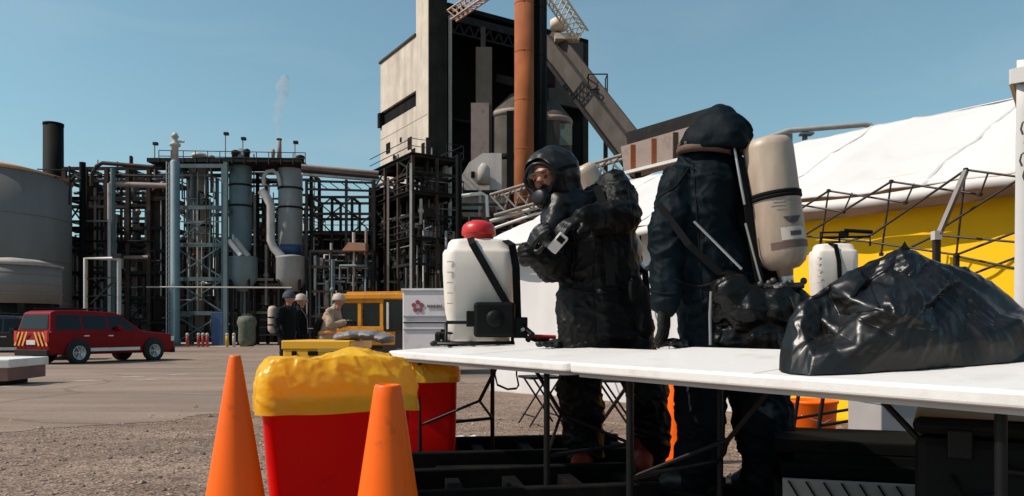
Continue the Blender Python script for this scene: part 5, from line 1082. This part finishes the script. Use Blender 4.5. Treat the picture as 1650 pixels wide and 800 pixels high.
def sprayer(label, loc, yaw, cap, k, handle=False):
    t = thing('backpack_sprayer', label, 'sprayer', loc, (0, 0, yaw), group=None); S = lambda *v: Vector(v)*k
    secs = [(.02, .34, .20, .05, .02), (.03, .37, .22, .06, .02), (.14, .375, .23, .06, .02), (.20, .40, .25, .07, .01), (.44, .425, .265, .075, 0), (.535, .425, .265, .08, 0), (.555, .405, .25, .08, 0), (.562, .375, .22, .08, 0), (.60, .36, .205, .08, 0), (.618, .33, .18, .08, 0), (.624, .2, .16, .07, 0)]
    MB(); o = loft_rr([tuple(q_*k for q_ in s_) for s_ in secs]).build('tank', TNK, t)
    MB().lathe((0, 0, .618*k), [(.088*k, 0), (.088*k, .03*k), (.10*k, .031*k), (.103*k, .04*k), (.099*k, .075*k), (.090*k, .092*k), (.07*k, .108*k), (.04*k, .118*k), (.01*k, .12*k)] if cap else [(.07*k, 0), (.07*k, .03*k), (.02*k, .035*k)], 26).build('cap', REDCAP if cap else BPL, t)
    for q_ in range(5): MB().box(S(-.168, -.1295-.0035*(q_ > 3), .24+.06*q_), tuple(S(.035, .004, .005))).build('level_mark', mat('faint level mark', (.42, .37, .33), .6), o)
    f = MB(); f.tube([S(-.19, -.15, .13), S(-.19, -.18, .02), S(-.24, -.2, .012), S(.2, -.2, .012), S(.19, -.17, .02), S(.19, -.15, .13)], .010*k, 8); f.tube([S(-.19, .12, .13), S(-.19, .14, .012), S(.19, .14, .012), S(.19, .12, .13)], .010*k, 8)
    for x in (-.19, -.05, .10, .19): f.tube([S(x, -.18, .012), S(x, .14, .012)], .009*k, 8)
    f.tube([S(-.19, -.15, .13), S(.19, -.15, .13)], .010*k, 8); f.build('base_frame', LEGM, t)
    if cap:
        MB().box(S(.085, -.185, .145), tuple(S(.235, .10, .20))).build('pump_housing', BPL, t, bevel=.018*k)
        MB().lathe(S(.085, -.24, .15), [(.05*k, -.02*k), (.05*k, .01*k), (.03*k, .02*k)], 16, Matrix.Rotation(R(90), 3, 'X')).build('pump_cover', BPL, t)
        for x, y, z, sz_ in ((-.05, -.19, .15, (.05, .05, .09)), (.235, -.17, .1, (.08, .07, .12))): MB().box(S(x, y, z), tuple(S(*sz_))).build('side_lug', BPL, t, bevel=.006)
        MB().strip([S(-.05, -.10, .622), S(-.04, -.135, .585), S(.02, -.145, .48), S(.10, -.150, .34), S(.17, -.155, .22), S(.215, -.16, .10)], (1, .0, .25), .042*k, .007).build('shoulder_strap', STRAP, t)
        MB().strip([S(.155, -.09, .61), S(.19, -.135, .58), S(.212, -.145, .45), S(.216, -.15, .30), S(.222, -.15, .12)], (1, .2, 0), .045*k, .007).build('shoulder_strap', STRAP, t)
        f = MB(); f.tube([S(.22, -.16, .10), S(.26, -.19, .05), S(.33, -.2, .025), S(.40, -.17, .03)], .013, 8); f.tube([S(.24, -.2, .11), S(.30, -.22, .06), S(.27, -.26, .03)], .018, 8); f.build('hose', BPL, t)
        MB().tube([S(.30, -.20, .05), S(.44, -.16, .045)], .013, 8).build('trigger', REDCAP, t); MB().tube([S(.24, -.19, .085), S(.245, -.25, .09)], .011, 8).build('valve', SILV, t)
    if handle:
        MB().strip([S(-.06, -.08, .62), S(-.02, -.135, .60), S(.01, -.14, .45), S(.02, -.145, .2)], (1, 0, 0), .04*k, .007).build('shoulder_strap', STRAP, t)
        f = MB(); f.tube([S(-.12, 0, .60), S(-.12, 0, .74), S(.06, 0, .74), S(.06, 0, .60)], .012*k, 8); f.tube([S(-.12, 0, .69), S(.34, -.02, .69), S(.34, -.02, .60)], .012*k, 8); f.box(S(.1, 0, .72), tuple(S(.08, .05, .06))); f.build('pump_handle', BPL, t)
        MB().tube([S(.10, -.02, .755), S(.36, -.02, .735)], .019*k, 8).build('grip', BPL, t)
    return t
p = on(M2, 771, .60); k1 = 1.0*p.y*(200/F)/.74; sprayer('white backpack sprayer with red screw cap standing on the far folding table', p+Vector((0, 0, .003)), R(4), True, k1)
# black stand and second sprayer past the near table
d = 4.7; b = gbase(1350, d); sz = HC+(530-497)*d/F-gz(d)
t = thing('folding_stand', 'black A legged folding stand holding up the second sprayer', 'stand', b)
MB().box((0, 0, sz-.015), (.56, .46, .03)).build('top', LEGM, t, bevel=.006)
for s_ in (-1, 1):
    for yy in (-.19, .19): MB().tube([(s_*.10, yy, sz-.03), (s_*.24, yy, .012)], .013, 8).build('leg', LEGM, t)
for yy in (-.19, .19): MB().tube([(-.19, yy, .30), (.17, yy, .36)], .010, 8).build('crossbar', LEGM, t)
sprayer('white tank sprayer with black pump handle, half hidden behind the black bag', b+Vector((-.03, 0, sz+.003)), R(-6), False, .66*d*(102/F)/.41, True)

# ------------------------------------------------------------------ small things on the far table
p = on(M2, 676, .46); tilt = tab2.rotation_euler
def lay(name, label, cat, p, lift=0.003, yaw=None, group=None): return thing(name, label, cat, p+Vector((0, 0, lift)), (tilt[0], 0, tilt[2] if yaw is None else yaw), group)
t = thing('radio_case', 'low black equipment case lying at the far left end of the tables', 'case', p+Vector((0, 0, .004)), (0, 0, R(-10)))
MB().box((0, 0, .045), (.20, .14, .085)).build('body', BPL, t, bevel=.015); MB().box((.01, 0, .095), (.15, .1, .02)).build('lid', BPL, t, bevel=.006); MB().tube([(-.06, -.075, .06), (-.05, -.1, .08), (.05, -.1, .08), (.06, -.075, .06)], .008, 8).build('handle', BPL, t); MB().lathe((-.05, -.072, .03), [(.008, 0), (.008, .004), (.002, .005)], 10, Matrix.Rotation(R(90), 3, 'X')).build('latch', mat('dull green', (.05, .2, .06), .4), t)
for px, y, lb, seed, wd in ((716, .40, 'crumpled black hose bundle lying between the equipment case and the red capped sprayer', 3, .16), (898, .58, 'pile of black gloves on the table in front of the masked worker', 4, .24), (945, .60, 'flat black rag on the table beside the pile of gloves', 6, .18)):
    p = on(M2 if px < 905 else M1, px, y); rng = random.Random(seed); mb = MB()
    for k in range(9): mb.capsule((rng.uniform(-wd, wd)*.5, rng.uniform(-.05, .05), .018), (rng.uniform(-wd, wd)*.5, rng.uniform(-.06, .06), rng.uniform(.018, .04)), .02, .016, 8)
    o = mb.build({3: 'hose_bundle', 4: 'glove_pile', 6: 'rag'}[seed], GLOVE); fuse(o, .007, 2, .012, .04); o.location = p+Vector((0, 0, .002)); tag(o, lb, {3: 'hose', 4: 'gloves', 6: 'rag'}[seed])

# ------------------------------------------------------------------ black plastic bag on the near table
bm_ = mat('glossy black bin liner', (.0045, .0037, .0035), .35, var=.2, scale=5, spec=.40, bump=.10, bscale=20)
from mathutils.geometry import delaunay_2d_cdt
DB = on(M1, 1440, .36).y; Mi1 = M1.inverted()
def zt(p): l = Mi1@p; l.z = 0; best = M1@l; return best.z+.004
def bag_pts(lst):
    """fold points seen at column/row, each with its own reach toward (+) or away from (-) the viewer from the bag's middle"""
    out = []
    for X, Y, off in lst: out.append((Vector((1240+X/2.963, 350+Y/2.963)), off))
    return out
SIL = [(45, 640, 0), (98, 485, 0), (180, 402, 0), (300, 330, 0), (420, 252, 0), (540, 196, 0), (622, 152, 0), (650, 118, .01), (680, 166, 0), (760, 212, 0), (830, 236, 0), (930, 250, 0), (1050, 320, 0), (1200, 440, 0), (1320, 540, 0), (1440, 680, 0), (1465, 745, .0)]
FB = [(1340, 740, .13), (1150, 735, .15), (980, 730, .17), (850, 726, .165), (700, 718, .18), (560, 708, .165), (430, 706, .175), (300, 703, .16), (190, 700, .14), (95, 692, .08)]
FI = [(600, 330, .10), (560, 375, .145), (410, 470, .088), (255, 565, .035), (540, 450, .168), (430, 492, .122), (335, 565, .09), (700, 480, .19), (742, 415, .165), (620, 455, .19), (180, 610, .075), (285, 372, .0), (392, 395, .085), (248, 482, .03), (480, 320, .02), (590, 255, .035), (440, 300, .045), (660, 235, .055), (690, 300, .065), (765, 420, .10), (690, 225, .05), (835, 322, .085), (850, 345, .06), (880, 452, .12), (1000, 440, .10), (1190, 500, .13), (950, 330, .05), (1060, 560, .155), (800, 545, .18), (600, 570, .185), (430, 620, .165), (1250, 620, .12), (210, 672, .125), (1000, 650, .165), (905, 300, .04), (940, 470, .108), (1080, 480, .092), (150, 520, .05), (120, 600, .05), (780, 650, .175), (660, 640, .188), (520, 655, .172), (900, 600, .162), (330, 650, .145), (1130, 650, .150), (650, 520, .182), (340, 470, .04), (1330, 640, .07)]
BB = [(1340, 735, -.22), (900, 720, -.27), (450, 720, -.26), (95, 695, -.14)]
BI = [(650, 350, -.10), (400, 480, -.16), (900, 480, -.16), (640, 560, -.24), (1150, 580, -.16), (250, 560, -.12)]
APX = P(1240+650/2.963, 350+153/2.963, DB); bm = bmesh.new()
def sheet_of(rim_, inner, sil_n, flip):
    pts = bag_pts(rim_+inner); n = len(rim_); v2 = [p for p, o_ in pts]
    res = delaunay_2d_cdt(v2, [(i, (i+1) % n) for i in range(n)], [list(range(n))], 1, 1e-4); bv = []
    for k, p2 in enumerate(res[0]):
        src = min(range(len(pts)), key=lambda q_: (pts[q_][0]-p2).length); o_ = pts[src][1]; w3 = P(p2.x, p2.y, DB-o_)
        if sil_n <= src < n or src in (0, sil_n-1): w3.z = zt(w3)
        bv.append(bm.verts.new(w3))
    for f in res[2]:
        try: bm.faces.new([bv[i] for i in (f if flip else reversed(f))])
        except ValueError: pass
sheet_of(SIL+FB, FI, len(SIL), True); sheet_of(SIL+BB, BI, len(SIL), False)
bmesh.ops.remove_doubles(bm, verts=bm.verts, dist=.002)
bmesh.ops.subdivide_edges(bm, edges=bm.edges[:], cuts=1, use_grid_fill=True, smooth=.17); bmesh.ops.subdivide_edges(bm, edges=bm.edges[:], cuts=1, use_grid_fill=True, smooth=.08)
bmesh.ops.subdivide_edges(bm, edges=bm.edges[:], cuts=2, use_grid_fill=True, smooth=.0)
bmesh.ops.recalc_face_normals(bm, faces=bm.faces[:]); bm.normal_update()
for v in bm.verts:
    p = v.co; q_ = p*8+Vector((noise.noise(p*3), noise.noise(p*3+Vector((5, 1, 2))), noise.noise(p*3+Vector((1, 7, 3)))))*1.5; r1 = max(0, 1-3*abs(noise.noise(q_))); r2 = max(0, 1-3*abs(noise.noise(q_*2.6)))
    en = min(1, max(0, (p.z-zt(p))*16)); v.co = p+v.normal*en*(.009*r1*max(0, .35+noise.noise(p*5))+.003*r2+.004*noise.noise(p*6))
    rel = v.co-APX; an = math.atan2(rel.x+.35*rel.y, -rel.z+.001); ds = rel.length; v.co += v.normal*en*(.007*max(0, 1-3.2*abs(noise.noise(Vector((an*3.1, ds*1.5, 4)))))+.004*max(0, 1-3.2*abs(noise.noise(Vector((an*8, ds*2.5, 9))))))*min(1, ds*9)
    v.co.z = max(v.co.z, zt(v.co))
bmesh.ops.recalc_face_normals(bm, faces=bm.faces[:])
me = bpy.data.meshes.new('plastic_bag'); bm.to_mesh(me); bm.free(); me.materials.append(bm_); me.polygons.foreach_set('use_smooth', [True]*len(me.polygons))
o = bpy.data.objects.new('plastic_bag', me); col.objects.link(o); tag(o, 'crumpled glossy black plastic bag heaped to a peak on the near white table', 'plastic bag')

# ------------------------------------------------------------------ traffic cones
CONE = mat('orange cone plastic', (.90, .125, .002), .40, var=.06, scale=2.5, dirt=(.42, .06, .008), dscale=9, dlo=.60, dhi=.74, spec=.28)
def cone(label, x, y, h, rt, rb, bw, group='orange traffic cones'):
    z = gz(y); t = thing('traffic_cone', label, 'traffic cone', (x, y, z), (0, 0, R(random.uniform(0, 40))), group=group)
    MB().lathe((0, 0, 0), [(rb*1.06, .028), (rb*1.03, .045), (rb, .06), (rt+(rb-rt)*.06, h-.04), (rt*1.0, h-.006), (rt*.93, h), (rt*.6, h), (rt*.55, h-.02), (.01, h-.03)], 40).build('body', CONE, t)
    q_ = rrect(bw, bw, .05); MB().prism(q_, 'z', .003, .032).build('base', CONE, t, bevel=.006); return t
p = P(625, 620, 2.35); h = p.z; cone('nearest orange traffic cone, in front of the right half of the red bin', p.x, p.y, h, .043, .137, .36)
p = P(379, 573, 2.7); cone('tall orange traffic cone with narrow tip at the left side of the red bin', p.x, p.y, p.z, .020, .136, .36)
p = P(1090, 590, 4.9); cone('orange traffic cone glimpsed under the near table between the dark legs', p.x, p.y, .72, .022, .12, .3)
p = P(1310, 600, 5.4); b = Vector((p.x, p.y, gz(p.y))); t = thing('bucket', 'orange bucket under the table beside the black folding stand', 'bucket', b)
MB().lathe((0, 0, 0), [(.12, 0), (.14, .02), (.165, .36), (.175, .37), (.175, .385), (.158, .385), (.135, .03), (.01, .028)], 26).build('body', CONE, t); MB().tube([(-.17, 0, .36), (-.12, -.1, .28), (0, -.19, .24), (.12, -.1, .28), (.17, 0, .36)], .005, 6).build('handle', SILV, t)

# ------------------------------------------------------------------ red bins with yellow liners
BINR = mat('red bin plastic', (.64, .002, .002), .42, var=.06, scale=2, spec=.16, dirt=(.36, .004, .004), dscale=7, dlo=.6, dhi=.75)
LINER = mat('yellow liner film', (.94, .62, .03), .33, var=.05, scale=4, bump=.3, bscale=12); _t = LINER.node_tree; _b = _t.nodes['Principled BSDF']; _tl = _t.nodes.new('ShaderNodeBsdfTranslucent'); _tl.inputs['Color'].default_value = (.95, .42, .01, 1); _mx = _t.nodes.new('ShaderNodeMixShader'); _mx.inputs[0].default_value = .45
_t.links.new(_b.outputs[0], _mx.inputs[1]); _t.links.new(_tl.outputs[0], _mx.inputs[2]); _t.links.new(_mx.outputs[0], _t.nodes['Material Output'].inputs['Surface'])
def ring_pts(r, n=8, m=64):
    c = rrect(1, 1, r, n); out = []
    for i, p in enumerate(c):
        q_ = c[(i+1) % len(c)]; L = math.hypot(q_[0]-p[0], q_[1]-p[1]); k = m if L > .3 else 1
        for s_ in range(k): out.append((p[0]+(q_[0]-p[0])*s_/k, p[1]+(q_[1]-p[1])*s_/k))
    return out
def liner(w_, d_, h, skirt, puff, seed, name='liner'):
    """film folded over the rim: hangs outside, crumples over the mouth"""
    rr_ = ring_pts(.12); m_ = len(rr_); prof = []
    for k in range(22): u = k/21; prof.append((1.045-.012*u, h-skirt*(1-u*.55), 0))
    for k in range(1, 25): u = k/24; prof.append((1.033-.17*u**1.4, h-skirt*.45*(1-u)+.03*math.sin(u*math.pi/2), 0))
    for k in range(1, 40): u = k/39; prof.append((.863*(1-u)+.001, h+.03, u))
    vs = []; fs = []
    for s_, z, u in prof:
        for x, y in rr_:
            px_, py_ = x*w_*s_, y*d_*s_; top = 1; q_ = Vector((px_*5, py_*5, seed)); z2 = z
            rimw = .030*noise.noise(Vector((x*2.6, y*2.6, seed)))+.016*noise.noise(Vector((x*7, y*7, seed+3)))
            if u > 0:
                e = min(1, u*2.2); z2 = z+rimw*(1-u)+puff(px_, py_)*e+.030*e*noise.noise(q_)+.035*e*(.5-abs(noise.noise(q_*1.9)))-.012*e*abs(noise.noise(q_*3.3))
            else:
                hang = min(1, max(0, (h+.03-z)/(skirt+.03))); top = 1-hang; n1 = noise.noise(Vector((x*5, y*5, z*5+seed))); sl = Vector((x*8+z*7, y*8-z*4, z*9+seed)); n2 = .5-abs(noise.noise(sl)); n3 = .5-abs(noise.noise(sl*2.1))
                out = .030*n1*(.3+hang)+.13*max(0, n2-.15)*(.15+top)+.03*max(0, n3-.15)*(.3+top)
                px_ *= 1+out; py_ *= 1+out; z2 = z+rimw*top+.012*hang*noise.noise(Vector((x*3, y*3, seed)))
            fq = Vector((px_*17, py_*17, z2*17+seed)); fq += Vector((noise.noise(fq*.3), noise.noise(fq*.3+Vector((4, 4, 1))), noise.noise(fq*.3+Vector((8, 1, 1)))))*1.4; f1 = max(0, 1-3.4*abs(noise.noise(fq*.34))); f2 = max(0, 1-3.4*abs(noise.noise(fq*1.4)))
            cr_ = (.0065*f1+.0012*f2)*(1 if u > 0 else .25+.75*top); px_ *= 1+cr_*1.3; py_ *= 1+cr_*1.3; z2 += cr_*.7
            vs.append((px_, py_, z2))
    for i in range(len(prof)-1):
        for j in range(m_): fs.append((i*m_+j, i*m_+(j+1) % m_, (i+1)*m_+(j+1) % m_, (i+1)*m_+j))
    fs.append(tuple((len(prof)-1)*m_+j for j in range(m_)))
    return MB().add(vs, fs, True)
def waste_bin(label, loc, yaw, w_, d_, h, taper, skirt, puff, seed):
    t = thing('waste_bin', label, 'bin', loc, (0, 0, yaw), group='red bins with yellow liners'); secs = []
    for z, s_ in ((0, taper), (.02, taper+.012), ((h-skirt*.6)*.5, (1+taper)/2), (h-skirt*.6-.015, .975), (h-skirt*.6-.01, .985), (h-skirt*.6, .985)): secs.append((z, w_*s_, d_*s_, .045, 0))
    loft_rr(secs).build('body', BINR, t)
    MB().box((0, -d_*.42, .05), (w_*.5, .02, .05)).build('foot_rib', BINR, t)
    liner(w_, d_, h, skirt, puff, seed).build('liner', LINER, t); return t
b = gbase(541, 2.98); hb = HC+(530-596)*2.75/F
waste_bin('large red bin with crumpled yellow liner between the two front cones', (b.x-.045, b.y+.16, 0), R(20), .605, .44, hb, .80, .185, lambda x, y: .032*math.exp(-((x-.14)/.14)**2)+.012*math.exp(-((x+.2)/.1)**2)-.012, 3.3)
b = gbase(700, 4.4); hb = HC+(530-586)*4.3/F
waste_bin('second red bin with yellow liner standing in shade under the far table', (b.x-.09, b.y+.12, gz(b.y)), R(4), .44, .40, .655, .90, .085, lambda x, y: .0, 8.1)
# ------------------------------------------------------------------ black duckboards of the decon line
DUCK = mat('black duckboard plastic', (.005, .005, .005), .8, spec=.06, var=.3, scale=4, dirt=(.016, .014, .013), dscale=3, dlo=.55)
def duckboard(label, c, yaw, L, W, h=GP, nb=6, slats=12):
    t = thing('duckboard', label, 'duckboard', Vector((c[0], c[1], gz(c[1]))), (0, 0, yaw), group='black duckboards under the tables')
    for y in (-W/2+.03, W/2-.03):
        MB().box((0, y, h/2+.003), (L, .06, h)).build('rail', DUCK, t, bevel=.008)
    for k in range(nb): MB().box((-L/2+.04+(L-.08)*k/(nb-1), 0, h/2-.012), (.07, W-.125, h*.72)).build('cross_bar', DUCK, t, bevel=.006)
    return t
for c, yw, L, W, lb, *hh_ in (((-.05, 4.55), R(8), 1.6, .62, 'far black duckboard frame behind the table legs', .185), ((.34, 4.0), R(6), 1.5, .5, 'black duckboard the masked worker stands on'), ((-.12, 3.45), R(10), 1.5, .55, 'near black duckboard frame under the far table, beside the red bin', .185),
                        ((1.28, 3.35), R(-6), 1.35, .62, 'black duckboard under the boots of the navy suited worker'), ((2.05, 4.25), R(-14), 1.2, .6, 'black duckboard at the feet of the folding stand')): duckboard(lb, c, yw, L, W, *hh_)
# stacked black grates with a ribbed grey edge
t = thing('grate_stack', 'stack of ribbed black grates with slotted grey edge beside the folding stand', 'grates', Vector((1.52, 3.02, 0)), (0, 0, R(-16)))
for k in range(5): MB().box((.02*(k % 2), .06*max(0, k-2), .045+k*.088), (.85, .42, .055 if k != 2 else .07)).build('grate', DUCK, t, bevel=.008)
for k in range(4): MB().box((.0, .04, .09+k*.088), (.70, .30, .034)).build('spacer', DUCK, t)
MB().box((0.02, -.222, .250), (.85, .02, .080)).build('edge', VESG, t)
f = MB()
for k in range(13): f.bar((-.385+k*.064, -.234, .283), (-.345+k*.064, -.234, .217), .024, .006)
f.build('slot', BLACKP, t)
# plastic sheet scraps on the gravel
for px, y, s_, lb in ((765, 704, .42, 'crumpled pale plastic sheet lying inside the far duckboard frame'), (980, 716, .2, 'small pale plastic scrap between the duckboards'), (1040, 690, .12, 'tiny white scrap by the masked workers boot'), (1215, 792, .22, 'white crumpled scrap below the navy suited worker'), (1310, 790, .35, 'pale sheet of plastic on the ground by the grates')):
    d = F*HC/(y-HY); p = P(px, y, d); rng = random.Random(int(px)); mb = MB(); n = 14
    vs = [((i/n-.5)*s_*(1+.2*noise.noise(Vector((i*.5, j*.5, px)))), (j/n-.5)*s_*.6, .008+.05*abs(noise.noise(Vector((i*.31, j*.37, px))))) for i in range(n+1) for j in range(n+1)]
    o = mb.add(vs, [(i*(n+1)+j, (i+1)*(n+1)+j, (i+1)*(n+1)+j+1, i*(n+1)+j+1) for i in range(n) for j in range(n)], False).build('plastic_sheet', TENTW); o.modifiers.new('thick', 'SOLIDIFY').thickness = .003; o.location = (p.x, p.y, gz(p.y)); o.rotation_euler = (0, 0, rng.uniform(-.4, .4)); tag(o, lb, 'plastic sheet')
# folding stools beyond the tables
def stool(label, px, d, yaw):
    b = gbase(px, d); t = thing('folding_stool', label, 'stool', b, (0, 0, yaw), group='thin legged folding stools behind the tables')
    MB().box((0, 0, .47), (.36, .34, .025)).build('seat', LEGM, t, bevel=.008)
    for y in (-.15, .15):
        MB().tube([(-.18, y, .01), (.13, y, .46)], .010, 8).build('leg', LEGM, t); MB().tube([(.18, y*.9, .01), (-.13, y*.9, .46)], .010, 8).build('leg', LEGM, t)
    for x in (-.13, .13): MB().tube([(x, -.15, .1), (x, .15, .1)], .008, 8).build('crossbar', LEGM, t)
stool('black thin legged folding stool seen under the far table, nearer the red capped sprayer', 872, 7.2, R(20)); stool('black folding stool seen between the masked workers legs', 992, 6.6, R(-15))
# strap loop hung under the far table
p = on(M2, 818, .15); t = thing('strap', 'black strap loop hanging below the edge of the far table', 'strap', p)
MB().strip([(-.055, 0, -.055), (-.062, 0, -.10), (-.05, .01, -.15), (.0, .01, -.172), (.045, .01, -.168), (.055, 0, -.15), (.045, 0, -.10), (.045, 0, -.055)], (0, 1, 0), .03, .008).build('webbing', STRAP, t)
# pale box and black case under the near table
b = gbase(1432, 4.1); t = thing('cardboard_box', 'plain pale grey box standing behind the stack of grates', 'box', b, (0, 0, R(8)))
MB().box((0, 0, .25), (.30, .3, .46)).build('body', mat('pale grey carton', (.36, .33, .33), .8), t, bevel=.006); MB().box((0, 0, .49), (.31, .31, .025)).build('lid', mat('pale grey carton', (.36, .33, .33), .8), t, bevel=.004)
t = thing('equipment_case', 'large black equipment case with faint grey emblem under the near table', 'case', Vector((1.52, 2.13, 0)), (0, 0, R(-30)))
MB().box((0, 0, .30), (.62, .42, .56)).build('body', BPL, t, bevel=.03); MB().box((0, 0, .605), (.63, .43, .05)).build('lid', BPL, t, bevel=.02)
f = MB(); EM = mat('faint grey emblem', (.02, .019, .017), .5)
f.tube([(-.20, -.217, .40), (-.12, -.217, .42), (-.09, -.217, .37), (-.15, -.217, .33), (-.12, -.217, .25), (-.19, -.217, .24)], .016, 6); f.build('emblem', EM, t)
for x in (-.2, .2): MB().box((x, -.218, .56), (.06, .02, .08)).build('latch', LEGM, t, bevel=.005)
MB().tube([(-.1, -.215, .52), (-.09, -.25, .5), (.09, -.25, .5), (.1, -.215, .52)], .01, 8).build('handle', LEGM, t)
